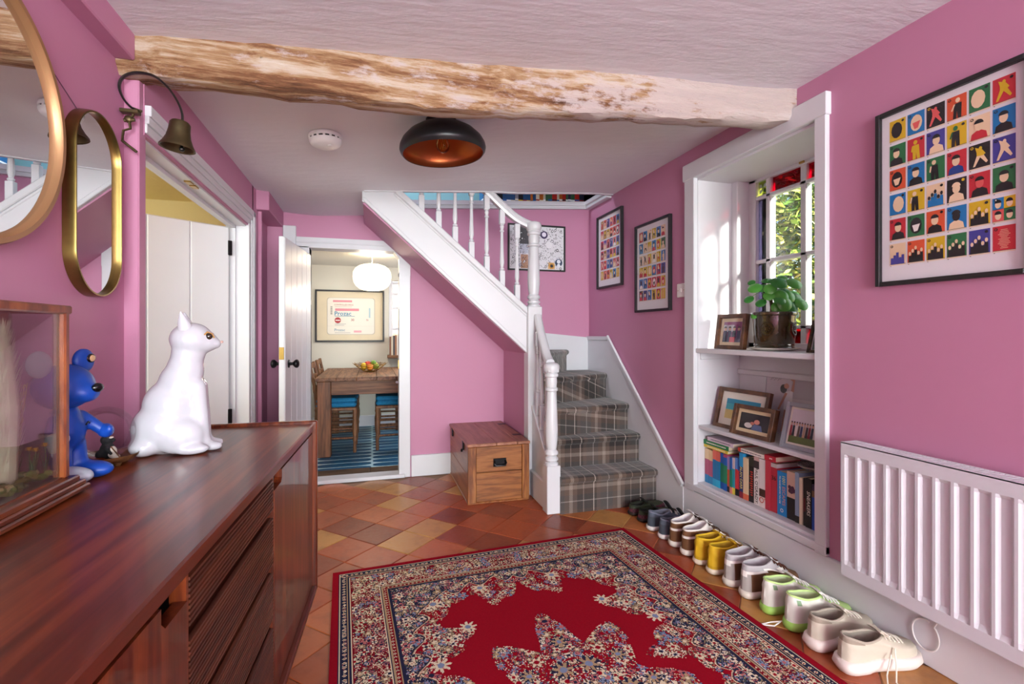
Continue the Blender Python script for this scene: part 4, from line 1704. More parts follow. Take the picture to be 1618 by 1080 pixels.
for x, y, r_, c in ((.065, .115, .034, '#3b2b55'), (.065, .118, .02, '#e0d8e8'), (.20, -.12, .034, '#1e3557'), (.20, -.11, .018, '#dfe3ea'), (.20, -.145, .016, '#dfe3ea'), (.135, -.15, .026, '#c08a3a'), (.135, -.15, .014, '#2b2a30'), (.11, .03, .030, '#e2dfe4')):
    m.color(c)
    disc(m, x, y, r_, r_, zf + .0022 + (.034 - r_) * .02, 14)
m.build('print', PRINT, t, smooth=False, fix=False)

# ------------------------------------------------------------------ books on the landing ledge
BOOKPAGE = mat('book_pages', '#d9cdb2', .85, vary=.08, scale=80)
COVER = vmat('book_cover', .42)
rnd = random.Random(33)
names = [('#c9a227', 'mustard'), ('#2a6a9e', 'sky blue'), ('#17181c', 'black'), ('#26507a', 'navy'), ('#8b8f94', 'grey'), ('#d8cfae', 'cream'), ('#b5651d', 'amber'), ('#3f6f4a', 'green'), ('#c22f22', 'red'), ('#a02a1c', 'brick red'), ('#34324a', 'plum'), ('#5b3a26', 'brown')]


def book(name, label, x, y, z, th, h, d, bands, face, cat='book', group=None, tilt=0., lying=False):
    """face: direction the spine looks ('-x' or '-y'); th = thickness, bands bottom to top"""
    t = thing(name, label, cat, (x, y, z), 0 if face == '-x' else R(90), group)
    # local: spine at x=0 looking to -x, thickness along y, height z
    if lying:
        t.rotation_euler = (R(-90), 0, 0)
    b = .002
    m = MB()
    z0 = 0.
    for fr, c in bands:
        m.color(c)
        m.box((0, 0, z0 * h), (.003, th, (z0 + fr) * h))
        m.box((.003, 0, z0 * h), (d, b, (z0 + fr) * h))
        m.box((.003, th - b, z0 * h), (d, th, (z0 + fr) * h))
        z0 += fr
    m.build('cover', COVER, t, smooth=False)
    MB().box((.003, b, .003), (d - .003, th - b, h - .003)).build('pages', BOOKPAGE, t)
    if tilt:
        t.rotation_euler = (tilt, 0, t.rotation_euler[2])
    return t


used_books = set()
xb = .905
i = 0
while xb < 1.80:
    th = rnd.uniform(.020, .048)
    c, nm = names[int(min(11, max(0, (xb - .9) / .9 * 9 + rnd.uniform(-1.5, 2.5))))]
    h = rnd.uniform(.16, .22)
    kind = ('slim ' if th < .028 else 'thick ' if th > .04 else '')
    for _try in range(40):
        c2, n2 = rnd.choice((('#e8e0c8', 'cream'), ('#d8b020', 'gold'), ('#ffffff', 'white'), ('#222222', 'dark'), ('#a03030', 'red'), ('#3060a0', 'blue')))
        if (kind, nm, n2) not in used_books:
            break
    used_books.add((kind, nm, n2))
    book('landing_book', f'{kind}{nm} book with a {n2} spine band on the ledge above the stairs', xb + th, 4.0, zledge(xb + th) + .0605, th, h, .14, [(.18, c), (.06, c2), (.76, c)], '-y', group='books on the landing ledge')
    # '-y' books: local y runs to world -x
    xb += th + .001
    i += 1
for o in [o for o in COL.objects if o.name.startswith('landing_book')]:
    o.rotation_euler = (0, 0, R(90))
    o.location.x = o.location.x

# ------------------------------------------------------------------ alcove shelving
sv = thing('alcove_shelving', 'white painted shelves built into the window alcove', 'shelving', (2.0, 2.05, .2))
lo = sv.location


def rel(p):
    return (p[0] - lo.x, p[1] - lo.y, p[2] - lo.z)


for (xa, za, zb_) in ((1.858, .240, .262), (1.862, .580, .602), (1.845, 1.030, 1.056)):
    MB().box(rel((xa, 1.628, za)), rel((2.168, 2.437, zb_)), .003).build('shelf', WHITE2, sv)
MB().box(rel((2.158, 1.628, .24)), rel((2.169, 2.437, 1.04))).build('back_panel', WHITE2, sv)
MB().box(rel((1.875, 2.428, .99)), rel((2.15, 2.437, 1.03)), .002).build('batten', WHITE2, sv)
MB().box(rel((2.14, 1.628, .90)), rel((2.159, 2.437, .93)), .003).build('batten', WHITE2, sv)

# books on the bottom shelf
LW = mat('lettering_white', '#efece4', .6)
LK = mat('lettering_black', '#17151a', .6)
LR = mat('lettering_red', '#c4402e', .6)
LY = mat('lettering_yellow', '#e6dc7a', .6)
ZS = .2622
BK = [(2.434, 2.400, .199, [(.24, '#1a78b0'), (.46, '#a8476a'), (.30, '#e0c79c')], 'banded book in cream, rose and blue at the end of the row', None),
      (2.399, 2.365, .197, [(.22, '#2a86bc'), (.47, '#b04c70'), (.31, '#d9b98c')], 'banded book in tan, rose and sky blue, second in the row', None),
      (2.363, 2.334, .206, [(.20, '#26a8d2'), (.54, '#156fa8'), (.26, '#dd6f5c')], 'banded book in coral, blue and cyan, beside the rose ones', None),
      (2.333, 2.304, .206, [(.20, '#2cb0da'), (.53, '#1a78b0'), (.27, '#d76452')], 'banded book in red coral and blue beside the green ones', None),
      (2.300, 2.273, .203, [(.20, '#1750a0'), (.52, '#1c7c5a'), (.28, '#1a58b4')], 'banded book in blue and green', None),
      (2.272, 2.246, .203, [(.20, '#1c5cb0'), (.50, '#248a62'), (.22, '#2264bc'), (.08, '#b2486a')], 'banded book in green and blue with a rose tip', None),
      (2.243, 2.223, .196, [(.16, '#1a1a24'), (.48, '#cc5a3c'), (.36, '#9a86c0')], 'slim book banded lilac, orange and black', None),
      (2.222, 2.204, .196, [(.18, '#d98878'), (.50, '#1e8266'), (.32, '#2a66b8')], 'slim book banded blue, green and salmon', None),
      (2.203, 2.187, .200, [(.18, '#e0d04a'), (.52, '#2a98a8'), (.30, '#d8c0c4')], 'slim book banded pale pink, teal and yellow', None),
      (2.185, 2.169, .205, [(.18, '#16161c'), (.52, '#cc3a44'), (.30, '#5a88c8')], 'slim book banded blue, red and black', None),
      (2.168, 2.152, .205, [(.18, '#1c1c22'), (.50, '#d0404a'), (.32, '#2c5ca8')], 'slim book banded navy, red and black', None),
      (2.150, 2.125, .240, [(.14, '#8a2438'), (.56, '#1c2e6e'), (.30, '#2a94cc')], 'dark blue paperback with cyan top and yellow capitals', ('ALAN CARR', .022, LY, .45)),
      (2.123, 2.088, .222, [(.14, '#d86a4a'), (.86, '#e2cda6')], 'cream paperback with an orange foot', None),
      (2.086, 2.048, .236, [(.80, '#1d191b'), (.20, '#31352c')], 'black paperback with red spine lettering', ('|', 0, LR, .45)),
      (2.046, 2.014, .246, [(.76, '#e9e4e0'), (.16, '#3a3034'), (.08, '#c8a8a4')], 'white hardback with tall black lettering', ("PAUL O'GRADY.", .026, LK, .40)),
      (2.012, 1.972, .243, [(.22, '#e6dcd8'), (.16, '#4a3028'), (.62, '#e2dcdc')], 'white book with a dark brown band', None),
      (1.970, 1.942, .247, [(1., '#c23a4c')], 'rose red paperback with a pale motif', None),
      (1.940, 1.904, .240, [(.92, '#b83244'), (.08, '#c8c0c0')], 'crimson hardback numbered 36', ('36', .030, LK, .70)),
      (1.902, 1.847, .212, [(1., '#1f86cc')], 'thick bright blue guide with yellow numerals', None),
      (1.845, 1.797, .226, [(.46, '#1b1a1e'), (.54, '#cfae9e')], 'thick book, pale pink above and black below', None),
      (1.795, 1.773, .234, [(.14, '#202024'), (.86, '#8ba4bd')], 'pale blue book with a black foot', None),
      (1.771, 1.756, .216, [(1., '#e3d8bc')], 'thin cream book', None),
      (1.754, 1.740, .218, [(.30, '#17151a'), (.28, '#5a1420'), (.42, '#1c191d')], 'thin black book with a dark red band', None),
      (1.738, 1.706, .224, [(1., '#19171b')], 'black book with bold white slanted capitals', ('SNEAKERS', .024, LW, .50)),
      (1.704, 1.679, .205, [(.72, '#1e4cae'), (.14, '#7a5c44'), (.14, '#3c2a4a')], 'royal blue book at the end by the white jamb', None)]
SPM = Matrix(((0, 0, -1, 0), (0, -1, 0, 0), (-1, 0, 0, 0), (0, 0, 0, 1)))  # reads downwards along the spine
for (y1, y0, h, bands, lab, tx) in BK:
    d = .15 if h < .21 else .17
    t = book('book', lab + (' on the alcove shelf' if len(lab.split()) < 12 else ''), 1.905 + random.uniform(-.004, .004), y0, ZS, y1 - y0, h, d, bands, '-x', group='upright books on the alcove shelf')
    if tx and tx[0] == '|':
        m = MB()
        for k in range(11):
            m.box((-.0006, .011, .035 + k * .012), (0, .025 + (k % 3) * .003, .041 + k * .012))
        m.build('spine_print', LR, t)
    elif tx:
        body_, size, mt, zf_ = tx
        mid = (y1 - y0) / 2
        if body_ == '36':
            mx = Matrix.Translation((-.0006, mid, h * zf_)) @ Matrix(((0, 0, -1, 0), (-1, 0, 0, 0), (0, 1, 0, 0), (0, 0, 0, 1)))
        else:
            mx = Matrix.Translation((-.0006, mid, h * zf_)) @ SPM
        text('lettering', body_, size, mx, mt, t, italic=.25 if body_ == 'SNEAKERS' else 0)
    if h == .212:
        mid = (y1 - y0) / 2
        text('lettering', '1001', .024, Matrix.Translation((-.0006, mid - .010, h * .82)) @ SPM, LY, t)
        text('lettering', 'ESCAPES', .024, Matrix.Translation((-.0006, mid - .010, h * .46)) @ SPM, mat('lettering_pink', '#d8948a', .6), t)
        text('lettering', 'TO MAKE BEFORE YOU DIE', .011, Matrix.Translation((-.0006, mid + .012, h * .58)) @ SPM, LW, t)
        MB().lathe([(.006, 0), (.009, .0004), (.006, .0008)], 14, cap=False).tf(0, Matrix.Translation((-.0006, mid, h * .12)) @ Matrix.Rotation(-PI / 2, 4, 'Y')).build('publisher_mark', LW, t)
    if h == .243:
        text('lettering', "O'", .040, Matrix.Translation((-.0006, (y1 - y0) / 2, h * .14)) @ Matrix(((0, 0, -1, 0), (-1, 0, 0, 0), (0, 1, 0, 0), (0, 0, 0, 1))), LR, t)
    if h == .226:
        m = MB()
        for k in range(9):
            a = k * 2.4
            m.lathe([(.010, 0), (.006, .0006), (.001, .0008)], 8, c=(.007 * math.cos(a) * (k % 3), .009 * math.sin(a) * (k % 3), .0002 * k))
        m.tf(0, Matrix.Translation((-.0006, (y1 - y0) / 2, h * .62)) @ Matrix.Rotation(-PI / 2, 4, 'Y'))
        m.build('flower_print', mat('plum_ink', '#4c2a44', .6), t)
# lying books
FLAT = [(2.434, 2.236, .4715, .017, .13, [(1., '#e0c53a')], 'yellow paperback lying on the banded books'),
        (2.438, 2.230, .4890, .026, .135, [(1., '#157a44')], 'green hardback lying on the yellow paperback'),
        (2.404, 2.194, .5155, .022, .14, [(1., '#d7c6d6')], 'pale lilac book lying on the green hardback'),
        (2.158, 1.976, .5105, .020, .15, [(.12, '#c83a2c'), (.88, '#e9e2da')], 'white and red book lying across the tall paperbacks'),
        (1.974, 1.905, .5105, .027, .16, [(1., '#c0283c')], 'small red hardback lying beside the wire mesh')]
for (y1, y0, z, th, d, bands, lab) in FLAT:
    t = thing('lying_book', lab, 'book', (1.900, y0, z), 0, 'books lying flat on the alcove shelf')
    m = MB()
    L_ = y1 - y0
    p = 0.
    for fr, c in reversed(bands):
        m.color(c)
        m.box((0, p * L_, 0), (.003, (p + fr) * L_, th))
        m.box((.003, p * L_, 0), (d, (p + fr) * L_, .002))
        m.box((.003, p * L_, th - .002), (d, (p + fr) * L_, th))
        p += fr
    m.build('cover', COVER, t, smooth=False)
    MB().box((.003, .003, .002), (d - .003, L_ - .003, th - .002)).build('pages', BOOKPAGE, t)
    m = MB()
    rr = random.Random(len(lab))
    yy = .02
    m.color('#f2efe6' if 'lilac' not in lab and 'white' not in lab else '#55505c')
    while yy < L_ - .03:
        w_ = rr.uniform(.004, .012)
        m.poly([(-.0005, yy, th * .38), (-.0005, yy + w_, th * .38), (-.0005, yy + w_, th * .62), (-.0005, yy, th * .62)])
        yy += w_ + .003
    m.build('spine_print', PRINT, t, smooth=False, fix=False)
# perforated metal dish on the books
SILV = mat('silver_metal', '#b9b6ba', .3, .9, vary=.1)
t = thing('mesh_dish', 'oval silver wire mesh dish resting on the black books', 'dish', (1.99, 1.752, .4975), 0)
m = MB()
ov = [(.085 * math.cos(2 * PI * k / 28), .070 * math.sin(2 * PI * k / 28)) for k in range(28)]
m.tube([(x, y, .030 + .004) for x, y in ov], .004, 6, closed=True)
m.build('rim', SILV, t)
m = MB()
for k in range(-5, 6):
    y = k * .0125
    hx = .085 * math.sqrt(max(0, 1 - (y / .070) ** 2))
    m.tube([(hx * q, y, .034 - .030 * (1 - q * q)) for q in [-1 + 2 * j / 10 for j in range(11)]], .0022, 5)
for k in range(-6, 7):
    x = k * .0125
    hy = .070 * math.sqrt(max(0, 1 - (x / .085) ** 2))
    m.tube([(x, hy * q, .035 - .030 * (1 - (x / .085) ** 2) * (1 - q * q)) for q in [-1 + 2 * j / 10 for j in range(11)]], .0022, 5)
m.build('mesh', SILV, t)

# ------------------------------------------------------------------ photo frames on the shelves
WALN = wood('walnut_frame', '#3a2216', '#5a3a24', '#744d30', (.3, .3, .3), 16, .4)
DKF = wood('dark_ornate_frame', '#1d1512', '#33261d', '#5c4526', (.4, .4, .4), 30, .35)
GREYF = mat('grey_frame', '#8f949e', .45)
BEIGE = mat('beige_mount', '#e3cfa8', .7)
WMOUNT = mat('ivory_mount', '#e6e2d6', .7)


def photo_frame(label, x, y, z, w, h, fw, depth, fm, mount, mw, paint, rz=0., lean=12., name='framed_photo'):
    """stands on the shelf: bottom centre of its front at (x, y, z), facing -x turned by rz, leaning back"""
    t = thing(name, label, 'framed photo', (x, y, z), 0)
    mx = Matrix.Rotation(rz, 3, 'Z') @ Matrix(((0, 0, -1), (-1, 0, 0), (0, 1, 0))) @ Matrix.Rotation(R(-lean), 3, 'X')
    t.rotation_euler = mx.to_euler()
    zf = frame_parts(t, w, h, fw, depth, fm, glass=True, mount=mount, z0=-depth)
    for ch in t.children:
        ch.location = (0, h / 2, 0)
    m = MB()
    paint(m, w - 2 * fw - 2 * mw, h - 2 * fw - 2 * mw, zf + .0008)
    o = m.build('photograph', PRINT, t, smooth=False, fix=False)
    o.location = (0, h / 2, 0)
    m = MB()
    m.box((-.02, .01, -depth - .004), (.02, h * .6, -depth - .001))
    m.tf(0, Matrix.Translation((0, h * .55, -depth)) @ Matrix.Rotation(R(lean * 2), 4, 'X') @ Matrix.Translation((0, -h * .55, depth)))
    m.build('easel_strut', DBACK, t)
    return t


def people(m, w, h, z, n, cols, y0=.0, hh=.6, skin='#c99a80'):
    for k in range(n):
        x = -w / 2 + w * (k + .5) / n
        ww = w / n * .48
        m.color(cols[k % len(cols)])
        m.poly([(x - ww, -h / 2 + h * y0, z + .0004), (x + ww, -h / 2 + h * y0, z + .0004), (x + ww * .8, -h / 2 + h * (y0 + hh * .75), z + .0004), (x - ww * .8, -h / 2 + h * (y0 + hh * .75), z + .0004)])
        m.color(skin)
        disc(m, x, -h / 2 + h * (y0 + hh * .88), ww * .62, h * hh * .14, z + .0008, 8)
        m.color('#2a2020')
        disc(m, x, -h / 2 + h * (y0 + hh * .93), ww * .64, h * hh * .11, z + .0012, 7, 0, PI)


def ph_group(m, w, h, z):
    m.color('#8a3a70')
    rect(m, -w / 2, -h / 2, w / 2, h / 2, z)
    m.color('#c9c4cc')
    rect(m, -w / 2, -h * .0, w * .1, h * .35, z + .0002)
    people(m, w, h, z + .0004, 4, ('#1c2040', '#20264c', '#161a34', '#2a3058'), .0, .75)
    m.color('#c23048')
    rect(m, -w * .1, -h * .5, w * .2, -h * .25, z + .002)


def ph_sea(m, w, h, z):
    m.color('#3fb4c8')
    rect(m, -w / 2, -h * .05, w / 2, h / 2, z)
    m.color('#2890b4')
    rect(m, -w / 2, h * .25, w / 2, h / 2, z + .0003)
    m.color('#d9c47c')
    rect(m, -w / 2, -h / 2, w / 2, -h * .05, z)
    m.color('#2a2a30')
    m.poly([(-w * .16, -h * .18, z + .0006), (-w * .12, -h * .18, z + .0006), (-w * .115, h * .18, z + .0006), (-w * .165, h * .18, z + .0006)])
    disc(m, -w * .14, h * .23, w * .022, h * .05, z + .0006, 8)


def ph_couple(m, w, h, z):
    m.color('#2e2a30')
    rect(m, -w / 2, -h / 2, w / 2, h / 2, z)
    m.color('#d7d2cf')
    disc(m, -w * .18, -h * .25, w * .14, h * .17, z + .0003, 12)
    m.color('#5c6c94')
    m.poly([(-w * .08, -h / 2, z + .0004), (w * .32, -h / 2, z + .0004), (w * .26, -h * .15, z + .0004), (w * .02, -h * .12, z + .0004)])
    m.color('#d08a7c')
    disc(m, w * .10, h * .02, w * .10, h * .15, z + .0008, 12)
    m.color('#c87a70')
    disc(m, -w * .05, -h * .1, w * .07, h * .10, z + .001, 12)


def ph_team(m, w, h, z):
    m.color('#cfc8d2')
    rect(m, -w / 2, -h / 2, w / 2, h / 2, z)
    m.color('#5c6a34')
    rect(m, -w / 2, -h / 2, w / 2, -h * .22, z + .0003)
    people(m, w, h, z + .0004, 11, ('#8a2838', '#20283c', '#d8d0cc', '#5c4a44', '#2a3a66', '#b89a84', '#343038'), .20, .42)


def ph_lady(m, w, h, z):
    m.color('#c9c0c6')
    rect(m, -w / 2, -h / 2, w / 2, h / 2, z)
    m.color('#b8afb8')
    rect(m, w * .05, h * .1, w / 2, h / 2, z + .0002)
    sk, wh, hair = '#c08c74', '#e6e2e4', '#3a2c2c'
    m.color(sk)
    m.poly([(-w * .10, -h * .47, z + .0006), (-w * .04, -h * .47, z + .0006), (w * .03, -h * .02, z + .0006), (-w * .06, -h * .02, z + .0006)])
    m.poly([(w * .03, -h * .48, z + .0006), (w * .09, -h * .48, z + .0006), (w * .08, -h * .02, z + .0006), (w * .0, -h * .02, z + .0006)])
    m.color(wh)
    m.poly([(-w * .08, -h * .10, z + .0009), (w * .10, -h * .12, z + .0009), (w * .09, h * .22, z + .0009), (-w * .07, h * .20, z + .0009)])
    m.color(sk)
    m.poly([(-w * .07, h * .18, z + .0012), (-w * .02, h * .17, z + .0012), (-w * .17, -h * .12, z + .0012), (-w * .21, -h * .11, z + .0012)])
    m.poly([(w * .05, h * .22, z + .0012), (w * .11, h * .20, z + .0012), (w * .12, h * .40, z + .0012), (w * .02, h * .44, z + .0012), (w * .01, h * .41, z + .0012), (w * .08, h * .37, z + .0012)])
    m.color(hair)
    disc(m, -w * .11, h * .24, w * .075, h * .075, z + .0012, 12)
    m.color(sk)
    disc(m, -w * .05, h * .29, w * .055, h * .045, z + .0015, 12)
    m.color('#6a6470')
    for k in range(6):
        x = -w * .42 + k * w * .04
        m.poly([(x, h * .36 + (k % 2) * h * .02, z + .0005), (x + .003, h * .36 + (k % 2) * h * .02, z + .0005), (x + .014, h * .41, z + .0005), (x + .011, h * .41, z + .0005)])


def ph_purple(m, w, h, z):
    m.color('#6a4460')
    rect(m, -w / 2, -h / 2, w / 2, h / 2, z)
    m.color('#b08aa0')
    disc(m, 0, -h * .05, w * .25, h * .3, z + .0004, 14)
    m.color('#3a2438')
    disc(m, 0, h * .14, w * .24, h * .2, z + .0008, 14)


def ph_green(m, w, h, z):
    m.color('#5f7a74')
    rect(m, -w / 2, -h / 2, w / 2, h / 2, z)
    m.color('#8ea69c')
    rect(m, -w / 2, h * .1, w / 2, h * .4, z + .0003)
    m.color('#39504c')
    disc(m, 0, -h * .15, w * .3, h * .25, z + .0005, 12)


photo_frame('walnut photo frame with a group photograph beside the plant pot', 1.925, 2.268, 1.0565, .225, .200, .022, .030, WALN, BEIGE, .020, ph_group, R(0), 8)
photo_frame('walnut photo frame with a beach photograph on the middle shelf', 1.945, 2.225, .6025, .355, .235, .022, .026, WALN, WMOUNT, .038, ph_sea, R(4), 14)
photo_frame('small walnut frame with a dark photograph of a couple, overlapping the beach frame', 1.892, 2.075, .6025, .265, .165, .022, .034, WALN, BEIGE, .018, ph_couple, R(4), 14)
photo_frame('grey photo frame with a long row of people on grass', 1.900, 1.772, .6025, .205, .220, .020, .022, GREYF, WMOUNT, .010, ph_team, R(6), 15)
photo_frame('dark ornate photo frame with a purple portrait behind the plant pot', 2.050, 1.752, 1.0565, .15, .20, .016, .020, DKF, PAPER, .006, ph_purple, R(12), 14)
photo_frame('dark ornate photo frame with a greenish picture leaning by the jamb', 1.965, 1.722, 1.0565, .12, .16, .014, .018, DKF, PAPER, .004, ph_green, R(12), 18)
t = photo_frame('signed photograph of a woman in a white dress in a thin clear sleeve', 2.110, 2.055, .6025, .315, .335, .004, .006, mat('clear_edge', '#d5d3d8', .2), PAPER, .002, ph_lady, 0, 6, 'photo_sleeve')

# ------------------------------------------------------------------ plant
GLZ = mat('brown_glaze', '#3a2f1a', .12, vary=.55, scale=14, coat=.8)
LEAF = mat('pilea_leaf', '#2f7a2e', .32, vary=.25, scale=20)
LEAF2 = mat('pilea_leaf_young', '#4f9a3a', .32, vary=.2, scale=20)
STEM = mat('pilea_stem', '#5c4a34', .7, vary=.2, bump=.4)
PETI = mat('pilea_petiole', '#6e9a4c', .5)
PX, PY = 2.015, 2.030
sc_ = MB().lathe([(.001, .004), (.085, .004), (.118, .014), (.122, .019), (.118, .018), (.085, .008), (.001, .008)], 40, cap=False).build('saucer', mat('cream_glaze', '#e6e2d6', .25))
sc_.location = (PX, PY, 1.0525)
tag(sc_, 'cream saucer under the brown plant pot', 'saucer')
pp = thing('potted_plant', 'round-leaved green houseplant in a glazed brown pot on the alcove sill', 'plant', (PX, PY, 1.0635))
m = MB()
m.lathe([(.001, .002), (.094, .0), (.097, .010), (.093, .014), (.096, .022), (.093, .027), (.095, .03), (.100, .15), (.102, .172), (.109, .176), (.111, .184), (.109, .191), (.102, .193), (.099, .18), (.098, .165)], 48, cap=False)
pot = m.build('pot', GLZ, pp)
for a0 in (3.6, 5.2):
    m = MB()
    for k in range(26):
        a = 2 * PI * k / 26
        rr = .030
        an = a0 + rr * math.cos(a) / .098
        m.ball((.0985 * math.cos(an), .0985 * math.sin(an), .105 + rr * 1.1 * math.sin(a)), .0045, 6, 5)
    for k in range(8):
        a = 2 * PI * k / 8
        an = a0 + .014 * math.cos(a) / .098
        m.ball((.0985 * math.cos(an), .0985 * math.sin(an), .105 + .016 * math.sin(a)), .005, 6, 5)
    o = m.build('relief_medallion', GLZ, pot)
MB().lathe([(.001, .168), (.05, .172), (.099, .165)], 24, cap=False).build('soil', mat('soil', '#2a1c14', .95, bump=.8), pp)
MB().tube([(-.015, .0, .165), (-.012, .002, .22), (-.018, .006, .27), (-.008, .0, .31)], [.010, .009, .008, .006], 8).build('stem', STEM, pp)
rnd = random.Random(14)
# leaves: (dx image-right, dy up, depth towards viewer) in metres round the pot's axis, radius
vr = Vector((math.cos(YAW + .30), -math.sin(YAW + .30), 0))
vd = Vector((-math.sin(YAW + .30), -math.cos(YAW + .30), 0))
LV = [(-.065, .345, .02, .034), (-.030, .385, .0, .034), (.020, .370, .04, .043), (.060, .335, -.02, .036), (.098, .365, .03, .040), (-.115, .375, -.01, .020), (-.105, .345, .03, .036), (-.135, .285, .02, .026),
      (.030, .300, .05, .036), (.075, .295, .03, .034), (.120, .285, .0, .036), (.140, .255, .02, .036), (.045, .255, .06, .040), (.010, .235, .05, .032), (.085, .235, .04, .034), (-.035, .300, .05, .030),
      (-.075, .265, .03, .028), (.055, .205, .05, .028), (.100, .205, .02, .028), (.020, .330, -.05, .038), (-.030, .335, .05, .032), (.070, .270, -.05, .036), (.015, .275, .07, .030), (-.055, .200, .06, .026), (-.110, .195, .04, .018), (.115, .320, -.04, .030), (.05, .400, -.02, .026), (-.005, .350, -.04, .036)]
for i, (dx, dz, dd, r_) in enumerate(LV):
    c = vr * (dx * .92) + vd * dd + Vector((0, 0, dz - .02))
    base = Vector((-.012, .002, .22 + .09 * rnd.random())) if dz > .22 else Vector((c.x * .6, c.y * .6, .168))
    outw = (c - base).normalized()
    nrm = (vd * rnd.uniform(.5, 1.1) + Vector((0, 0, rnd.uniform(.35, .9))) + outw * .5).normalized()
    u = nrm.cross(Vector((0, 0, 1))).normalized()
    v = nrm.cross(u)
    ring = [[], [], []]
    for k in range(14):
        a = 2 * PI * k / 14
        for q, (f, cup) in enumerate(((.35, .0), (.75, .004), (1.0, .010))):
            ring[q].append(c + (u * math.cos(a) + v * math.sin(a)) * (r_ * f) - nrm * (cup * r_ / .035))
    vs = [c] + ring[0] + ring[1] + ring[2]
    fs = [(0, 1 + k, 1 + (k + 1) % 14) for k in range(14)]
    for q in range(2):
        fs += [(1 + q * 14 + k, 1 + (q + 1) * 14 + k, 1 + (q + 1) * 14 + (k + 1) % 14, 1 + q * 14 + (k + 1) % 14) for k in range(14)]
    lf = MB().add(vs, fs).build('leaf', LEAF2 if rnd.random() < .3 else LEAF, pp, fix=False)
    mid = base.lerp(c, .5) + Vector((0, 0, .015))
    MB().tube([base, mid, c - nrm * .002], .0016, 5).build('leaf_stalk', PETI, lf)

# ------------------------------------------------------------------ radiator
RADW = mat('radiator_enamel', '#d4d3da', .28, vary=.015)
ra = thing('radiator', 'white fluted panel radiator on the right wall', 'radiator', (1.75, .30, .213))
H_, L_ = .513, 1.140
m = MB()
yb_ = [0, .022]
flag = [0]
k_ = 0
ycur = L_
ys_, rc = [0.], []
pitch = .052
y = L_ - .016
edges = [(L_, 0), (y, 0)]
while y > .06:
    edges += [(y - .009, 1), (y - .034, 1), (y - .043, 0)]
    y -= pitch
    edges += [(y, 0)]
edges.append((0, 0))
zz = [(0, 0), (.044, 0), (.060, 1), (H_ - .058, 1), (H_ - .046, 0), (H_, 0)]
vs, fs = [], []
for yy, a in edges:
    for z_, b in zz:
        vs.append((.009 if (a and b) else 0., yy, z_))
n = len(zz)
for i in range(len(edges) - 1):
    for j in range(n - 1):
        fs.append((i * n + j, i * n + j + 1, (i + 1) * n + j + 1, (i + 1) * n + j))
m.add(vs, fs)
m.box((.0005, 0, 0), (.014, L_, .004))
m.build('front_panel', RADW, ra, angle=20)
MB().box((.060, .01, .02), (.075, L_ - .01, H_ - .02), .003).build('rear_panel', RADW, ra)
for y0_ in (0, L_ - .003):
    MB().box((.0, y0_, 0), (.078, y0_ + .003, H_), .001).build('side_cover', RADW, ra)
m = MB()
yy = .01
while yy < L_ - .012:
    m.box((.008, yy, H_ - .004), (.072, yy + .007, H_))
    yy += .0125
m.box((.0, 0, H_ - .005), (.012, L_, H_ + .001), .001)
m.box((.070, 0, H_ - .005), (.078, L_, H_ + .001), .001)
m.build('top_grille', RADW, ra)
for y0_ in (.2, .9):
    MB().box((.075, y0_, .05), (.098, y0_ + .03, H_ - .06)).build('wall_bracket', RADW, ra)
cb = MB()
c0 = at(1462, 1002, X=1.832)
cb.tube([c0 + Vector((0, .042 * math.sin(a), .052 * math.cos(a))) for a in [(-.3 + 5.9 * k / 30) for k in range(31)]] + [c0 + Vector((0, -.05, .09)), c0 + Vector((-.005, -.07, .13))], .0032, 6)
o = cb.build('white_cable', mat('white_cable', '#d6d0cf', .5))
tag(o, 'loop of white cable hanging under the radiator', 'cable')

# ------------------------------------------------------------------ garden outside the alcove window
rnd = random.Random(3)
gd = struct(MB().box((2.5, -6, -.25), (14, 16, -.2)).build('ground_garden', mat('lawn', '#5f7a34', .9, vary=.3, scale=20)), 'grass outside the window')
LEAFG = vmat('shrub_leaf', .5)


def shrub(label, x, y, h, r, cols, n, ls=1.5):
    t = thing('garden_shrub', label, 'shrub', (x, y, -.2))
    m = MB()
    for i in range(n):
        a, b = rnd.uniform(0, 2 * PI), math.acos(rnd.uniform(-1, 1))
        q = rnd.uniform(.6, 1.0) * (1 + .12 * math.sin(5 * a) * math.sin(4 * b))
        p = Vector((r * q * math.sin(b) * math.cos(a), r * q * math.sin(b) * math.sin(a), h * .55 + h * .48 * q * math.cos(b)))
        u = Vector((rnd.gauss(0, 1), rnd.gauss(0, 1), rnd.gauss(0, 1))).normalized()
        v = u.orthogonal().normalized()
        s_ = rnd.uniform(.022, .045) * ls
        m.color(rnd.choice(cols))
        m.add([p - u * s_, p + v * s_ * .45, p + u * s_, p - v * s_ * .45], [(0, 1, 2, 3)])
    m.build('foliage', LEAFG, t, smooth=False, fix=False)['kind'] = 'stuff'
    MB().tube([(0, 0, 0), (.05, .03, h * .3), (0, .05, h * .6)], [.05, .04, .02], 8).build('trunk', STEM, t)
    return t


GC = ('#6c8a2c', '#8ea23e', '#4c6e26', '#a8ac54', '#35541e', '#b8b868')
shrub('tall sunlit yellow-green shrub filling the window view', 4.0, 4.05, 3.4, .95, GC, 14000)
shrub('dense bushy shrub behind the window near the house', 4.6, 2.45, 2.4, .62, GC, 9000)
shrub('broad leafy shrub farther down the garden', 6.2, 6.3, 3.8, 1.3, GC, 13000, 2.0)
shrub('high hedge-like shrub behind the window shrubs', 6.4, 3.3, 4.4, 1.25, GC, 14000, 2.0)

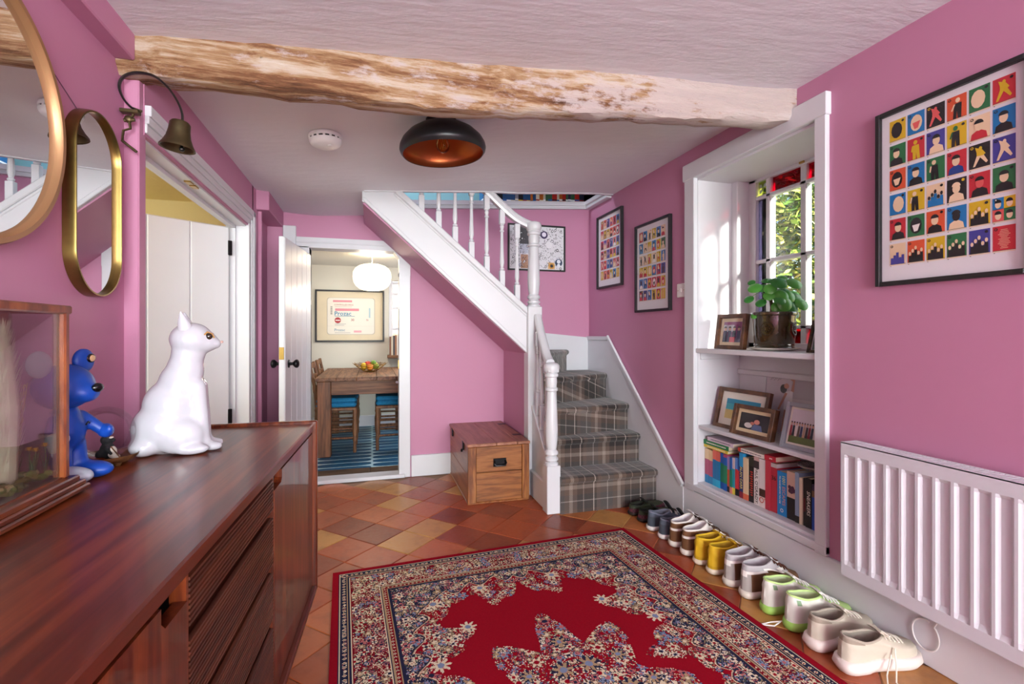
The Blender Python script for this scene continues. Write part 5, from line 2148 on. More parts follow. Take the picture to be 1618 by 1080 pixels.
# ------------------------------------------------------------------ rug
def rug_image(w, h, cell):
    nx, ny = int(round(w / 2 / cell)), int(round(h / 2 / cell))
    rs = np.random.RandomState(12)
    c = {k: np.array(lin(v)) for k, v in dict(red='#8e0e20', dred='#7a1220', cream='#d8caae', navy='#262840', blue='#7a88a6', pink='#b4686a', green='#4c5a4c', beige='#a88f70', white='#ddd2bd', brown='#5c3c34').items()}
    xs = (np.arange(nx) + .5) * cell
    ys = (np.arange(ny) + .5) * cell
    X, Y = np.meshgrid(xs, ys)            # distance from the left / top edge
    E = np.minimum(X, Y)
    S_ = np.where(X < Y, Y, X)             # runs along the edge
    img = np.empty((ny, nx, 3))
    img[:] = c['red']

    def put(mask, col):
        img[mask] = c[col]
    scal = .282 + .034 * np.abs(np.sin(S_ / .118 * PI)) ** .7 + .016 * np.sin(S_ / .06 * PI)
    corner = np.clip(1 - np.hypot(X - .30, Y - .30) / .34, 0, 1)
    scal = scal + corner * .10
    put(E < scal + .008, 'cream')
    put(E < scal + .003, 'brown')
    put(E < scal, 'navy')
    put(E < .238, 'navy')
    put(E < .233, 'beige')
    put((E < .228) & (E > .212), 'dred')
    put(E < .212, 'beige')
    put(E < .207, 'navy')
    put(E < .203, 'cream')
    put(E < .198, 'dred')
    put(E < .076, 'cream')
    put(E < .071, 'navy')
    put(E < .066, 'beige')
    put(E < .060, 'navy')
    put(E < .036, 'cream')
    put(E < .032, 'navy')
    put(E < .028, 'red')

    def stamp(x, y, r, cols, n=None, ang=None, region=None):
        n = n or rs.randint(4, 8)
        ang = rs.rand() * 6 if ang is None else ang
        x0, x1 = max(0, int((x - r * 1.2) / cell)), min(nx, int((x + r * 1.2) / cell) + 1)
        y0, y1 = max(0, int((y - r * 1.2) / cell)), min(ny, int((y + r * 1.2) / cell) + 1)
        if x1 <= x0 or y1 <= y0:
            return
        xx, yy = X[y0:y1, x0:x1] - x, Y[y0:y1, x0:x1] - y
        d = np.hypot(xx, yy)
        th = np.arctan2(yy, xx)
        pet = r * (.72 + .28 * np.cos(n * th + ang))
        sub = img[y0:y1, x0:x1]
        ok = np.ones_like(d, bool) if region is None else region[y0:y1, x0:x1]
        sub[(d < pet + cell * .7) & ok] = c[cols[0]]
        sub[(d < pet) & ok] = c[cols[1]]
        sub[(d < pet * .62) & (np.cos(n * th + ang) < .1) & ok] = c[cols[2]]
        sub[(d < r * .34) & ok] = c[cols[3]]

    def leaf(x, y, l, a, col, region=None):
        for t in np.linspace(0, 1, max(2, int(l / cell))):
            px, py = int((x + l * t * np.cos(a)) / cell), int((y + l * t * np.sin(a)) / cell)
            if 0 <= px < nx and 0 <= py < ny and (region is None or region[py, px]):
                img[py, px] = c[col]

    def scatter(region, n, rmin, rmax, sets, leaves, lcols):
        idx = np.argwhere(region)
        if not len(idx):
            return
        for k in range(leaves):
            iy, ix = idx[rs.randint(len(idx))]
            leaf(xs[ix], ys[iy], rs.uniform(.006, .018), rs.rand() * 6.3, lcols[rs.randint(len(lcols))], region)
        for k in range(n):
            iy, ix = idx[rs.randint(len(idx))]
            stamp(xs[ix], ys[iy], rs.uniform(rmin, rmax), sets[rs.randint(len(sets))], region=region)

    A = [('navy', 'cream', 'pink', 'red'), ('brown', 'white', 'blue', 'navy'), ('navy', 'beige', 'dred', 'cream'), ('navy', 'pink', 'cream', 'navy'), ('green', 'cream', 'green', 'red'), ('navy', 'blue', 'white', 'pink')]
    main = (E > .080) & (E < .196)
    scatter(main, 260, .008, .022, A, 2600, ['cream', 'white', 'beige', 'cream', 'navy', 'pink', 'green', 'cream'])
    scatter((E > .040) & (E < .058), 0, .004, .005, A, 230, ['white', 'cream', 'pink'])
    for s in np.arange(.04, max(w, h) / 2, .022):
        for (px, py) in ((.0495, s), (s, .0495)):
            stamp(px, py, .0075, ('navy', 'cream', 'cream', 'red'), 4, 0, (E > .036) & (E < .060))
    for s in np.arange(.2, max(w, h) / 2, .018):
        for (px, py) in ((.220, s), (s, .220)):
            stamp(px, py, .006, ('dred', 'cream', 'cream', 'navy'), 4, 0, (E > .212) & (E < .228))
    nav = (E > .242) & (E < scal - .004)
    scatter(nav, 190, .008, .020, A, 1500, ['beige', 'cream', 'pink', 'green', 'blue'])
    field = E > scal + .010
    cx, cy = w / 2, h / 2
    # sprays hanging from the scalloped edge into the field
    near = field & (E < scal + .125 + .08 * np.sin(S_ / .15 * PI) + corner * .16)
    scatter(near, 150, .010, .026, A, 900, ['cream', 'white', 'beige', 'navy', 'green'])
    # central medallion
    R_ = np.hypot((X - cx) / .36, (Y - cy) / .52)
    T_ = np.arctan2((Y - cy) / .52, (X - cx) / .36)
    med = field & (R_ < .82 + .18 * np.cos(8 * T_))
    scatter(med, 105, .012, .030, A, 700, ['cream', 'white', 'beige', 'navy', 'green', 'blue'])
    for (ox, oy, r) in ((.0, .0, .062), (.13, .05, .045), (.05, .19, .048), (.17, .20, .035), (.0, .33, .040), (.22, .06, .032)):
        stamp(cx - ox, cy - oy, r, ('white', 'navy', 'cream', 'pink'), 8, 0)
        stamp(cx - ox, cy - oy, r * .8, ('navy', 'beige', 'pink', 'blue'), 7, .4)
    # large blossoms in the field corners
    for (ox, oy, r) in ((.40, .42, .038), (.50, .62, .034), (.36, .80, .036), (.62, .36, .036)):
        stamp(ox, oy, r, ('white', 'cream', 'pink', 'blue'), 8, 0, field)
    full = np.concatenate([img, img[::-1]], 0)
    full = np.concatenate([full, full[:, ::-1]], 1)
    full *= (1 + .10 * (rs.rand(*full.shape[:2], 1) - .5))
    return full


RW, RL = 1.592, 2.30
RUGM = vmat('rug_pile', 1., .4, 400., sheen=.0, spec=.05)
e1 = Vector((1.589, .089, 0)).normalized()
e2 = Vector((e1.y, -e1.x, 0))
rc_ = Vector((-.179, 2.428, 0)) + e1 * (RW / 2) + e2 * (RL / 2)
rug = thing('rug', 'large red oriental rug with floral medallion and borders on the tiled floor', 'rug', (rc_.x, rc_.y, .0015), math.atan2(e1.y, e1.x))
grid_colors('pile', rug_image(RW, RL, .0038), RW, RL, RUGM, rug, .0085)
MB().box((-RW / 2, -RL / 2, 0), (RW / 2, RL / 2, .0083), .002).build('backing', mat('rug_edge', '#7c1420', .95), rug)

# ------------------------------------------------------------------ wooden chest
PINE = wood('chest_board', '#5f3315', '#875025', '#a06636', (.10, 1, 1), 9, .4, .25, .04, 7)
PINEY = wood('chest_side_board', '#6b3a18', '#8a5028', '#a0683a', (1, .10, 1), 9, .42, .2, .04, 6)
PINEZ = wood('chest_post', '#4c250e', '#7e461e', '#a86f3a', (1, 1, .12), 7, .4, .25, .05, 9)
LID = wood('chest_lid', '#7a4a34', '#94604a', '#a8745a', (1, .10, 1), 9, .42, .15, .04, 5)
ch = thing('wooden_chest', 'honey brown wooden chest with iron handle standing under the stairs', 'chest', (.825, 3.535, 0))
cw, cl, chh = .215, .385, .405
MB().box((-cw + .012, -cl + .012, .006), (cw - .012, cl - .012, chh - .02)).build('carcass', DARK, ch)
MB().box((-cw, -cl, 0), (cw, cl, .014), .004).build('base_batten', PINEY, ch)
for z0, z1 in ((.014, .208), (.211, .383)):
    MB().box((-cw + .058, -cl + .004, z0), (cw - .052, -cl + .03, z1), .003).build('end_board', PINE, ch)
for x0, x1 in ((-cw, -cw + .058), (cw - .052, cw)):
    MB().box((x0, -cl - .004, .012), (x1, -cl + .03, .384), .003).build('corner_post', PINEZ, ch)
for z0, z1 in ((.014, .190), (.193, .383)):
    for sgn in (-1, 1):
        MB().box((sgn * cw - .004 * sgn, -cl + .03, z0), (sgn * cw - .026 * sgn, cl - .002, z1), .003).build('side_board', PINEY, ch)
for x0, x1 in ((-cw - .004, -.02), (-.018, .128), (.130, cw + .004)):
    MB().box((x0, -cl - .008, .386), (x1, cl, .407), .003).build('lid_board', LID, ch)
m = MB()
m.box((-.045, 0, -.028), (.045, .004, .028), .003)
m.tf(0, Matrix.Translation((.005, -cl - .003, .272)))
hp = m.build('handle_plate', IRON, ch)
MB().tube([(-.033, -cl - .004, .285), (-.036, -cl - .020, .270), (-.026, -cl - .026, .256), (.036, -cl - .026, .256), (.046, -cl - .020, .270), (.043, -cl - .004, .285)], .006, 8).build('handle', IRON, ch)
for y in (-.22, .24):
    m = MB()
    m.box((-cw - .007, y - .018, .335), (-cw + .002, y + .018, .395), .002)
    m.build('hasp', IRON, ch)
MB().ball((-cw - .012, -.22, .330), (.008, .012, .012)).build('lock', IRON, ch)
for y in (-.20, .22):
    MB().box((cw - .06, y, .4065), (cw, y + .05, .4085), .0005).build('hinge_strap', IRON, ch)

# ------------------------------------------------------------------ shoes
RUB = vmat('shoe_rubber', .55)
CLOTH = vmat('shoe_upper', .75, .15, 120.)
LACE = vmat('shoe_lace', .85)
WPT = [(0, 0), (.012, .34), (.04, .56), (.10, .70), (.22, .74), (.38, .72), (.52, .80), (.66, .95), (.76, 1.0), (.86, .92), (.93, .72), (.975, .44), (1, 0)]


def wprof(t):
    for (a, p), (b, q) in zip(WPT, WPT[1:]):
        if t <= b:
            return p + (q - p) * (t - a) / (b - a)
    return 0


def shoe(name, label, x, y, rz, group, L=.295, Wd=.098, sole=.028, hc=.10, hm=None, hth=None, front=.50, colf=None, solef=None, lining='#8a8688', collar=None, tongue=None, tz=.02, lace='#e8e4de', bars=5, bow=True, trail=None, sidewob=0., platform=0., lowvamp=.45):
    t = thing(name, label, 'shoe', (x, y, .0008), rz, group)
    hm = hc - .014 if hm is None else hm
    hth = hc - .008 if hth is None else hth
    N = 26
    ts = [(1 - math.cos(PI * i / N)) / 2 for i in range(N + 1)]
    par = [(q, 1) for q in ts] + [(q, -1) for q in ts[-2:0:-1]]     # (t, side) round the outline

    def outl(q, sd, inset=0.):
        hw = max(0, wprof(q) * Wd / 2 - inset)
        bend = .006 * math.sin(PI * q) * (1 if q > .3 else .4)
        return (inset + (L - 2 * inset) * q, sd * hw + bend)

    def sm(a, b, v):
        v = max(0, min(1, (v - a) / (b - a)))
        return v * v * (3 - 2 * v)

    def top(q, sd):
        xx = L * (.055 + (front - .055) * q)
        hw = .0325 * (max(0, 1 - (2 * q - 1) ** 2)) ** .42
        zz = hc + (hm - hc) * sm(0, .45, q) + (hth - hm) * sm(.5, 1, q)
        return (xx, sd * hw + .003, zz)

    def surf(q, sd, v):
        bx, by = outl(q, sd, .003)
        tx, ty, tz_ = top(q, sd)
        z0 = sole - .002
        s1, r1 = 1 - math.cos(v * PI / 2), math.sin(v * PI / 2)
        if v < .4:
            k = v / .4
            s2, r2 = .10 * (1 - math.cos(k * PI / 2)) * 1.2, lowvamp * math.sin(k * PI / 2)
        else:
            k = (v - .4) / .6
            s2, r2 = .12 + .88 * k, lowvamp + (1 - lowvamp) * k ** 1.25
        wgt = sm(.48, .85, q)
        s_, r_ = s1 + (s2 - s1) * wgt, r1 + (r2 - r1) * wgt
        wob = sidewob * math.sin(v * 14 + q * 9) * math.sin(PI * v) * (1 - q)
        return (bx + (tx - bx) * s_, by + (ty - by) * s_ + wob * sd, z0 + (tz_ - z0) * r_)

    V = 10
    m = MB()
    M_ = len(par)
    vs = [surf(q, sd, j / V) for j in range(V + 1) for q, sd in par]
    for j in range(V):
        for i in range(M_):
            k = (i + 1) % M_
            qa = (par[i][0] + par[k][0]) / 2
            sd = par[i][1] if i < N else -1
            m.color(colf(qa, (j + .5) / V, sd))
            b = len(m.v)
            m.add([vs[j * M_ + i], vs[j * M_ + k], vs[(j + 1) * M_ + k], vs[(j + 1) * M_ + i]], [(0, 1, 2, 3)])
    up = m.build('upper', CLOTH, t)
    bm = bmesh.new()
    bm.from_mesh(up.data)
    bmesh.ops.remove_doubles(bm, verts=bm.verts, dist=1e-5)
    bmesh.ops.recalc_face_normals(bm, faces=bm.faces)
    bm.to_mesh(up.data)
    bm.free()
    up.data.shade_smooth()
    # lining
    m = MB().color(lining)
    r0 = [top(q, sd) for q, sd in par]
    cx = L * (.055 + front) / 2
    rings = [r0]
    for f, dz in ((.90, -.012), (.86, -.6), (.84, -1)):
        rings.append([(cx + (p[0] - cx) * f, p[1] * f, (p[2] + dz) if dz > -.1 else (p[2] + (sole + .008 - p[2]) * -dz)) for p in r0])
    m.loft(rings, cap=False)
    m.poly(rings[-1])
    m.build('lining', CLOTH, t, fix=False)
    m = MB().color(collar or colf(.05, .95, 1))
    m.tube(r0, .0042, 7, closed=True)
    m.build('collar', CLOTH, t)
    # sole
    m = MB()
    rs_ = []
    for ins, z in ((.006, 0), (.0, .004), (-.003 - platform, sole * .5), (-.001 - platform * .6, sole), (.006, sole + .001)):
        rs_.append([(*outl(q, sd, ins), z) for q, sd in par])
    for a, b in zip(rs_, rs_[1:]):
        for i in range(M_):
            k = (i + 1) % M_
            m.color(solef((par[i][0] + par[k][0]) / 2, (a[i][2] + b[i][2]) / 2 / sole))
            m.add([a[i], a[k], b[k], b[i]], [(0, 1, 2, 3)])
    m.color(solef(.5, 0))
    m.poly(rs_[0])
    so = m.build('sole', RUB, t)
    bm = bmesh.new()
    bm.from_mesh(so.data)
    bmesh.ops.remove_doubles(bm, verts=bm.verts, dist=1e-5)
    bmesh.ops.recalc_face_normals(bm, faces=bm.faces)
    bm.to_mesh(so.data)
    bm.free()
    # centre line of the vamp
    cl_ = [surf(1, 1, v / 40) for v in range(41)]

    def vz(x):
        best = min(cl_, key=lambda p: abs(p[0] - x))
        return best[2]
    if tongue:
        m = MB().color(tongue)
        rings = []
        for k in range(6):
            f = k / 5
            xx = L * (front + .06 - .15 * f)
            zz = hth - .004 + (tz + .010) * f
            hw = .021 + .004 * f
            rings.append([(xx + .002 * abs(a) ** 2, a * hw, zz - .006 * a * a) for a in (-1, -.6, -.2, .2, .6, 1)] + [(xx + .008, a * hw, zz + .003 - .006 * a * a) for a in (1, .6, .2, -.2, -.6, -1)])
        m.loft(rings)
        m.build('tongue', CLOTH, t)
    if lace:
        m = MB().color(lace)
        pts = []
        for k in range(bars):
            xx = L * (front + .02 + .20 * k / max(1, bars - 1))
            zz = vz(xx)
            sg = 1 if k % 2 == 0 else -1
            for a in (-1, -.5, 0, .5, 1):
                pts.append((xx + .004 * a, sg * a * .024, zz + .006 - .011 * a * a))
        m.tube(pts, .0030, 6)
        m.build('laces', LACE, t)
        if bow:
            xx = L * (front + .01)
            zz = vz(xx) + .009
            for sg in (1, -1):
                m = MB().color(lace)
                m.tube([(xx, 0, zz), (xx - .012, sg * .018, zz + .012), (xx - .004, sg * .036, zz + .004), (xx + .012, sg * .026, zz - .002), (xx, 0, zz)], .0026, 6)
                m.build('lace_loop', LACE, t)
    if trail:
        for pts in trail:
            MB().color(lace).tube(pts, .0024, 6).build('loose_lace', LACE, t)
    return t


PAIRS = []


def pair(name, desc, ys, rzs, x=1.540, **kw):
    for k, (yy, rr) in enumerate(zip(ys, rzs)):
        lab = desc + (', the one nearer the stairs' if k == 0 else ', the one nearer the radiator')
        kk = dict(kw)
        if k == 0:
            kk['trail'] = None
        shoe(name, lab, x, yy, R(rr), 'shoes lined up along the right wall', **kk)


def c_clog(q, v, sd):
    if v < .45:
        return '#5a2030' if (int(q * 30) + int(v * 12)) % 2 else '#3a1824'
    return '#2c3520'


pair('clog', 'dark green clog with a maroon plaid side below the stairs', (2.705, 2.600), (4, -3), x=1.556, L=.27, hc=.062, hm=.058, hth=.066, sole=.020, front=.42, colf=c_clog, solef=lambda q, v: '#241a18', lining='#1a1c16', collar='#20261a', tongue='#11130f', tz=.024, lace=None, lowvamp=.8)
pair('trainer', 'slate grey low trainer with a white sole', (2.468, 2.352), (2, -2), sole=.026, hc=.104, hm=.090, hth=.098, colf=lambda q, v, sd: '#3e4652' if v < .55 else '#4e5665', solef=lambda q, v: '#dcd8d4', lining='#6d7180', collar='#707486', tongue='#17191c', tz=.05, lace='#c9c5c2', bars=4, bow=False)


def c_brown(q, v, sd):
    if .40 < v + .16 * math.sin(q * 3) - q * .35 < .52 and q < .62:
        return '#ddd6d0'
    if q > .30 and v < .62 and q < .60:
        return '#cfc8c2'
    return '#6a4527' if v < .80 else '#d4cdc8'


pair('high_top', 'brown suede high-top trainer with white side stripe', (2.248, 2.146), (3, -1), sole=.030, hc=.128, hm=.130, hth=.152, colf=c_brown, solef=lambda q, v: '#dcd5cb', lining='#d5d0d4', collar='#dad3cd', tongue='#cfc9c8', lace='#4a3226', bars=6)
pair('canvas_shoe', 'bright yellow canvas boot-height shoe with a cream sole', (2.042, 1.946), (1, -4), sole=.026, hc=.128, hm=.122, hth=.130, colf=lambda q, v, sd: '#cfa514' if (v > .1) else '#c29a12', solef=lambda q, v: '#d9cdb8' if v > .3 else '#b9aa94', lining='#b08c14', collar='#d8ae1c', tongue='#caa014', tz=.012, lace='#e4dccd', bars=6, sidewob=.0035)


def c_hi(q, v, sd):
    if .44 < v - q * .25 < .55:
        return '#e6e0da'
    if v > .55:
        return '#aaa4a6'
    if q > .36 and v < .5 and q < .62:
        return '#b08c56'
    return '#67472c' if q > .10 else '#a8a19c'


pair('high_top', 'pale grey and brown high-top trainer with brown laces', (1.828, 1.728), (2, -3), sole=.032, hc=.138, hm=.138, hth=.150, colf=c_hi, solef=lambda q, v: '#d6cfc2' if q < .42 else '#b4652c', lining='#b2adb2', collar='#b4aeb0', tongue='#a9a3a4', lace='#4e2414', bars=8)
pair('running_shoe', 'white knitted trainer with a lime green sole', (1.608, 1.494), (-1, -6), sole=.034, hc=.132, hm=.122, hth=.122, colf=lambda q, v, sd: ('#b9d98a' if q > .88 else '#d2cfc6') if not (.08 < q < .16 and .5 < v < .7) else '#7f9a78', solef=lambda q, v: '#9cc95e', lining='#b8c49a', collar='#bcd88a', tongue='#cfccc4', lace='#e9e6e2', bars=8, sidewob=.002,
     trail=[[(.01, .03, .012), (-.03, .045, .004), (-.075, .04, .003)], [(.01, .035, .010), (-.035, .02, .004), (-.09, .045, .003)]])
pair('platform_trainer', 'cream low trainer with a thick pinkish white sole', (1.372, 1.256), (3, -5), x=1.525, L=.305, Wd=.104, sole=.044, hc=.118, hm=.104, hth=.110, front=.52, colf=lambda q, v, sd: '#8f8072' if (q < .26 and v > .58) else '#bdb2a2', solef=lambda q, v: '#dccdc6', lining='#8d8478', collar='#a4988a', tongue='#c3b8a8', lace='#d8d0c2', bars=8, platform=.006, sidewob=.0015,
     trail=[[(.17, -.045, .085), (.16, -.060, .04), (.13, -.085, .004), (.12, -.12, .003)], [(.15, -.05, .07), (.11, -.07, .02), (.08, -.10, .003)]])

# ------------------------------------------------------------------ flush ceiling lamp
SHADE_K = mat('matt_black_shade', '#232225', .34, .3, vary=.1)
COPPER = mat('copper_inside', '#a85a34', .36, .85, vary=.12, scale=6)
lx, ly = .307, 2.235
lz = zc(lx, ly)
cl = thing('ceiling_lamp', 'black dome ceiling lamp with copper inside on the white ceiling', 'ceiling lamp', (lx, ly, lz))
cl.rotation_euler = (0, R(-4), 0)
MB().lathe([(.070, .002), (.070, -.018), (.064, -.026), (.05, -.028)], 32).build('ceiling_rose', SHADE_K, cl)
outer = [(.045, -.022), (.075, -.026), (.115, -.042), (.155, -.066), (.183, -.095), (.196, -.120), (.199, -.138), (.195, -.152), (.186, -.163)]
MB().lathe(outer + [(.184, -.161)], 64, cap=False).build('shade', SHADE_K, cl)
MB().lathe([(.1855, -.1625), (.193, -.150), (.196, -.137), (.193, -.121), (.180, -.098), (.152, -.070), (.112, -.046), (.07, -.031), (.001, -.028)], 64, cap=False).build('shade_lining', COPPER, cl)
MB().lathe([(.018, -.028), (.018, -.065), (.014, -.07)], 18).build('lamp_holder', BRASS, cl)
bg = MB().lathe([(.013, -.068), (.022, -.085), (.031, -.110), (.032, -.125), (.026, -.142), (.012, -.153), (.001, -.155)], 24, cap=False).build('bulb', glassy('amber_bulb_glass', (1.0, .86, .55), .2), cl)
m = MB()
pts = []
for k in range(8):
    a = k * PI / 4
    pts += [(.013 * math.cos(a), .013 * math.sin(a), -.080 if k % 2 else -.135), (.013 * math.cos(a + .3), .013 * math.sin(a + .3), -.135 if k % 2 else -.080)]
m.tube(pts, .0011, 5)
m.build('filament', mat('filament', '#c99a3c', .4, .6), bg)

# ------------------------------------------------------------------ smoke alarm
sx_, sy_ = -.217, 2.465
sm_ = thing('smoke_alarm', 'round white smoke alarm with dark vent slots on the ceiling', 'smoke alarm', (sx_, sy_, zc(sx_, sy_)))
sm_.rotation_euler = (0, R(-4), 0)
PLW = mat('alarm_plastic', '#e8e6e8', .4, vary=.02)
MB().lathe([(.062, .003), (.074, -.004), (.076, -.018), (.074, -.022)], 40).build('base', PLW, sm_)
MB().lathe([(.071, -.020), (.071, -.031)], 40).build('vent_ring', mat('alarm_dark', '#2a2a2e', .6), sm_)
MB().lathe([(.075, -.030), (.074, -.037), (.066, -.050), (.050, -.058), (.001, -.060)], 40).build('cover', PLW, sm_)
for k in range(16):
    a = 2 * PI * k / 16
    MB().box((.069, -.005, -.031), (.0755, .005, -.020)).tf(0, Matrix.Rotation(a, 4, 'Z')).build('vent_rib', PLW, sm_)
MB().lathe([(.010, -.058), (.010, -.0615), (.001, -.062)], 14, c=(.018, -.02, 0)).build('test_button', PLW, sm_)

# ------------------------------------------------------------------ kitchen table and chairs
tb = thing('kitchen_table', 'rustic dark pine kitchen table seen through the doorway', 'table', (-.06, 5.35, 0))
tx0, tx1, ty0, ty1, tzz = -.44, .46, -.66, .62, .735
for k in range(5):
    a = tx0 + (tx1 - tx0) * k / 5
    MB().box((a + .001, ty0, tzz - .035), (a + (tx1 - tx0) / 5 - .001, ty1, tzz + random.uniform(-.001, .001)), .004).build('top_plank', TW, tb)
for x in (tx0 + .015, tx1 - .135):
    for y in (ty0 + .03, ty1 - .15):
        MB().box((x, y, 0), (x + .12, y + .12, tzz - .036), .006).build('leg', TWZ, tb)
for y in (ty0 + .045, ty1 - .065):
    MB().box((tx0 + .135, y, tzz - .165), (tx1 - .135, y + .03, tzz - .036), .003).build('apron', TWX, tb)
for x in (tx0 + .03, tx1 - .06):
    MB().box((x, ty0 + .15, tzz - .165), (x + .03, ty1 - .15, tzz - .036), .003).build('apron', TW, tb)
MB().ball((tx1 - .17, ty0 + .036, tzz - .06), (.016, .014, .012)).build('drawer_knob', WHITE, tb)

CHW = wood('chair_wood', '#4a2e1c', '#70492d', '#8f6642', (1, 1, .1), 14, .5)
CUSH = mat('blue_cushion', '#1f7fae', .85, vary=.35, scale=60, bump=.2)


def kitchen_chair(label, x, y, rz):
    """local: faces +x, seat centre above the origin"""
    t = thing('kitchen_chair', label, 'chair', (x, y, 0), rz, 'chairs round the kitchen table')
    prof = [(.015, 0), (.017, .03), (.014, .10), (.021, .13), (.015, .15), (.024, .20), (.026, .26), (.017, .31), (.023, .33), (.018, .36), (.022, .42)]
    for sy in (-1, 1):
        MB().lathe([(r, z) for r, z in prof], 12, c=(.17, sy * .17, 0)).build('front_leg', CHW, t)
        MB().tube([(-.19, sy * .155, 0), (-.17, sy * .16, .42), (-.185, sy * .165, .62), (-.235, sy * .17, .86)], [.016, .018, .017, .015], 8).build('back_post', CHW, t)
        MB().tube([(-.18, sy * .16, .14), (.17, sy * .17, .14)], .010, 8).build('side_stretcher', CHW, t)
        MB().tube([(-.18, sy * .16, .23), (.17, sy * .17, .23)], .010, 8).build('side_stretcher', CHW, t)
    for z in (.16, .25):
        MB().tube([(.17, -.17, z), (.17, .17, z)], .010, 8).build('front_stretcher', CHW, t)
    MB().box((-.19, -.19, .405), (.19, .19, .435), .008).build('seat', CHW, t)
    for z, xx in ((.60, -.190), (.72, -.207), (.825, -.228)):
        m = MB()
        rings = []
        for k in range(9):
            a = -1 + 2 * k / 8
            xo = xx - .022 * (1 - a * a)
            rings.append([(xo - .008, a * .158, z - .025), (xo + .008, a * .158, z - .025), (xo + .004, a * .158, z + .025), (xo - .012, a * .158, z + .025)])
        m.loft(rings)
        m.build('back_rail', CHW, t)
    for z0 in (.437, .482):
        m = MB()
        m.box((-.185, -.185, z0), (.185, .185, z0 + .042), .016)
        m.build('cushion', CUSH, t)
    return t


kitchen_chair('wooden ladder-back chair with blue cushions tucked under the table end by the door leaf', -.33, 5.03, 0)
kitchen_chair('wooden ladder-back chair with blue cushions at the table under the poster', -.33, 5.62, 0)
kitchen_chair('wooden ladder-back chair with blue cushions beside the kitchen door jamb', .22, 5.06, PI)
kitchen_chair('wooden ladder-back chair with blue cushions below the kitchen window', .24, 5.64, PI)

# fruit bowl
WIRE = mat('brass_wire', '#8a6a30', .35, .8, vary=.2)
fbx, fby, fbz = -.02, 5.33, .7365
fb = thing('wire_bowl', 'shallow brass wire bowl on the kitchen table', 'bowl', (fbx, fby, fbz))
for r_, z in ((.06, .004), (.11, .034), (.145, .062), (.165, .080)):
    MB().tube([(r_ * math.cos(2 * PI * k / 28), r_ * math.sin(2 * PI * k / 28), z) for k in range(28)], .0035, 5, closed=True).build('wire_ring', WIRE, fb)
for k in range(14):
    a = 2 * PI * k / 14
    MB().tube([(r_ * math.cos(a), r_ * math.sin(a), z) for r_, z in ((.0, .003), (.06, .003), (.11, .034), (.145, .062), (.178, .092))], .0025, 5).build('wire_rib', WIRE, fb)
FRU = [('orange', '#d97a1e', (0, -.06, .050), 'bright orange in the wire bowl beside the lemon'), ('apple', '#7f9a30', (.060, -.03, .055), 'green apple in the wire bowl'), ('apple', '#b8402c', (-.025, .0, .078), 'red apple on top of the fruit in the wire bowl'), ('lemon', '#dcb42c', (-.065, -.03, .055), 'yellow lemon in the wire bowl'),
       ('peach', '#dc8a50', (.005, .065, .055), 'blushing peach in the wire bowl'), ('lemon', '#d8a830', (.05, .045, .058), 'golden lemon at the back of the wire bowl'), ('lime', '#5f8a2a', (.035, -.012, .092), 'small lime topping the wire bowl')]
for nm, c, p, lab in FRU:
    t = thing(nm, lab, 'fruit', (fbx + p[0], fby + p[1], fbz + p[2]), random.uniform(0, 6), 'fruit in the wire bowl')
    sc = .028 if nm == 'lime' else .034
    prof = [(sc * math.sin(PI * k / 12) * (1 if nm != 'lemon' else .92), -sc * math.cos(PI * k / 12) * (1.0 if nm != 'lemon' else 1.2)) for k in range(13)]
    if nm == 'apple':
        prof = [(r_, z - .006 * math.exp(-(r_ / .010) ** 2) * (1 if z > 0 else -1)) for r_, z in prof]
    MB().lathe([(max(r_, 1e-6), z) for r_, z in prof], 20, cap=False).build('flesh', mat(nm + c, c, .4, vary=.2, bump=.05), t)
    MB().tube([(0, 0, sc * .8), (.002, 0, sc * 1.15)], .0018, 5).build('stalk', STEM, t)

# paper lantern, lit
def lantern_mat():
    k = Node('lantern_paper')
    k.set(color='#f4efe2', rough=.8, emit='#ffe9bf', emits=4.0)
    n = k.noise(k.coords(), 8, 2)
    k.set(emits=k.math('MULTIPLY_ADD', n, .4, 1.15))
    return k.m


pl = thing('pendant_lamp', 'lit white scalloped paper pendant lamp in the kitchen', 'pendant lamp', (0.0, 5.2, 1.962))
m = MB()
prof = [(.05, -.105), (.085, -.108), (.128, -.122), (.165, -.150), (.186, -.190), (.190, -.240), (.183, -.290), (.160, -.330), (.125, -.358), (.08, -.374), (.05, -.376)]
m.lathe(prof, 96, cap=False, wob=lambda a: 1 + .022 * abs(math.sin(a * 10)))
m.build('shade', lantern_mat(), pl)
MB().tube([(0, 0, 0), (0, 0, -.11)], .004, 8).build('cord', WHITE, pl)
MB().lathe([(.03, 0), (.03, -.012), (.01, -.02)], 18).build('ceiling_rose', WHITE, pl)
light('pendant_glow', 'POINT', (0, 5.2, 1.52), (0, 0, 0), 9, (1.0, .88, .72), .12)
light('pendant_glow_up', 'POINT', (0, 5.2, 1.89), (0, 0, 0), 3, (1.0, .84, .6), .04)

# kitchen poster: printed medicine box (the cartoon figure on it is left out)
t = wall_thing('box_poster', 'large framed poster of a pastel medicine box on the kitchen wall', 'framed poster', (-.255, 6.1995, 1.350), 'back')
zf = frame_parts(t, .800, .630, .020, .030, FRAME_K, glass=False, mount=mat('ecru_mount', '#dccfb2', .7))
m = MB()
z1 = zf + .001


def rr_(m, x0, y0, x1, y1, r, z):
    pts = []
    for cx_, cy_, a0 in ((x1 - r, y1 - r, 0), (x0 + r, y1 - r, 90), (x0 + r, y0 + r, 180), (x1 - r, y0 + r, 270)):
        pts += [(cx_ + r * math.cos(R(a0 + 30 * k)), cy_ + r * math.sin(R(a0 + 30 * k)), z) for k in range(4)]
    m.poly(pts)


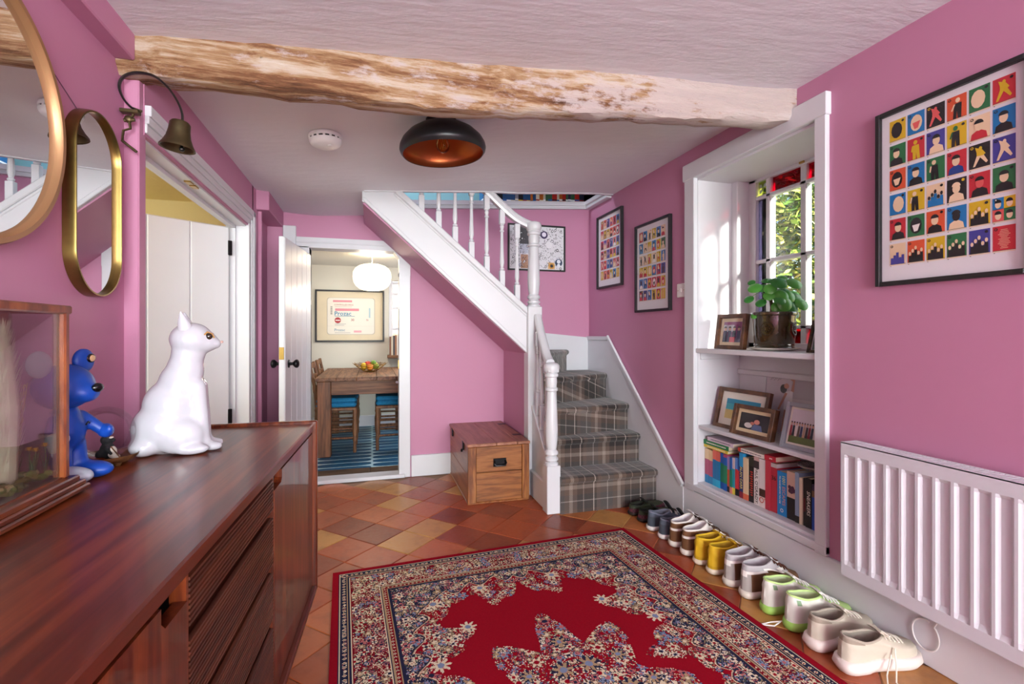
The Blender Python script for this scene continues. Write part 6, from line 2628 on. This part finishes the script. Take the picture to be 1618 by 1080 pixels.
m.color('#b9b2a4')
rr_(m, -.268, -.226, .288, .222, .03, z1)
m.color('#e6e0d4')
rr_(m, -.262, -.220, .280, .218, .03, z1 + .0006)
m.color('#d8d2c6')
rect(m, -.262, -.125, .280, -.121, z1 + .001)
rect(m, -.262, .150, -.20, .153, z1 + .001)
for x0, y0, x1, y1, c in ((-.20, .168, .02, .192, '#d88a96'), (-.175, .062, .10, .092, '#d88a96'), (.04, -.20, .13, -.176, '#e0a4ac'), (-.18, .108, .02, .113, '#c8a8a0'), (-.18, -.006, .05, .001, '#7f9fb0'), (-.18, -.10, -.05, -.094, '#a8a8a8'), (-.18, -.115, -.07, -.110, '#a8a8a8'), (-.18, -.205, .0, -.200, '#a8a8a8')):
    m.color(c)
    rect(m, x0, y0, x1, y1, z1 + .0012)
m.color('#33332f')
for k in range(9):
    rect(m, -.228, .02 + k * .011, -.206, .026 + k * .011 - (k % 2) * .002, z1 + .0012)
m.color('#a82c34')
disc(m, -.145, -.052, .036, .036, z1 + .0014, 24)
m.color('#e8e0da')
rect(m, -.172, -.058, -.118, -.046, z1 + .002)
m.color('#a8c4cc')
rect(m, .215, -.02, .235, .10, z1 + .0014)
m.build('print', PRINT, t, smooth=False, fix=False)
LT = mat('lettering_teal', '#3f86a8', .6)
LM = mat('lettering_maroon', '#a03a40', .6)
I4 = Matrix.Identity(4)
text('lettering', 'Prozac', .072, Matrix.Translation((-.185, .028, z1 + .0015)), LT, t, 'LEFT', bold=.001)
text('lettering', 'Prozac', .046, Matrix.Translation((-.185, -.170, z1 + .0015)), LT, t, 'LEFT')
text('lettering', 'CONTROLLED DRUG', .027, Matrix.Translation((-.185, .135, z1 + .0015)), LM, t, 'LEFT', sx=.85)
text('lettering', '30', .040, Matrix.Translation((.005, -.048, z1 + .0015)), LM, t, 'LEFT')
text('lettering', 'ts', .036, Matrix.Translation((.185, -.045, z1 + .0015)), LM, t, 'LEFT')

# cookery books and a small jar on the kitchen ledge
rnd = random.Random(5)
xx = .205
for k, (c, nm) in enumerate((('#7a4a30', 'brown'), ('#c9bfa8', 'cream'), ('#3b3a40', 'charcoal'), ('#9a6a4a', 'tan'), ('#d8d4cc', 'white'), ('#2c4a5c', 'slate blue'), ('#1e1e22', 'black'))):
    th = .020
    book('cookery_book', f'{nm} cookery book on the kitchen ledge', xx + th, 6.075, .8725, th, rnd.uniform(.19, .25), .10, [(1., c)], '-y', group='cookery books on the kitchen ledge')
    xx += th + .0015
jar = thing('glass_jar', 'small teal glass jar beside the cookery books', 'jar', (.42, 6.12, .8725))
MB().lathe([(.03, 0), (.034, .01), (.034, .07), (.024, .09), (.024, .10)], 20).build('body', glassy('teal_jar_glass', (.3, .7, .75), .3), jar)
MB().lathe([(.026, .10), (.026, .118), (.001, .12)], 20).build('lid', IRON, jar)
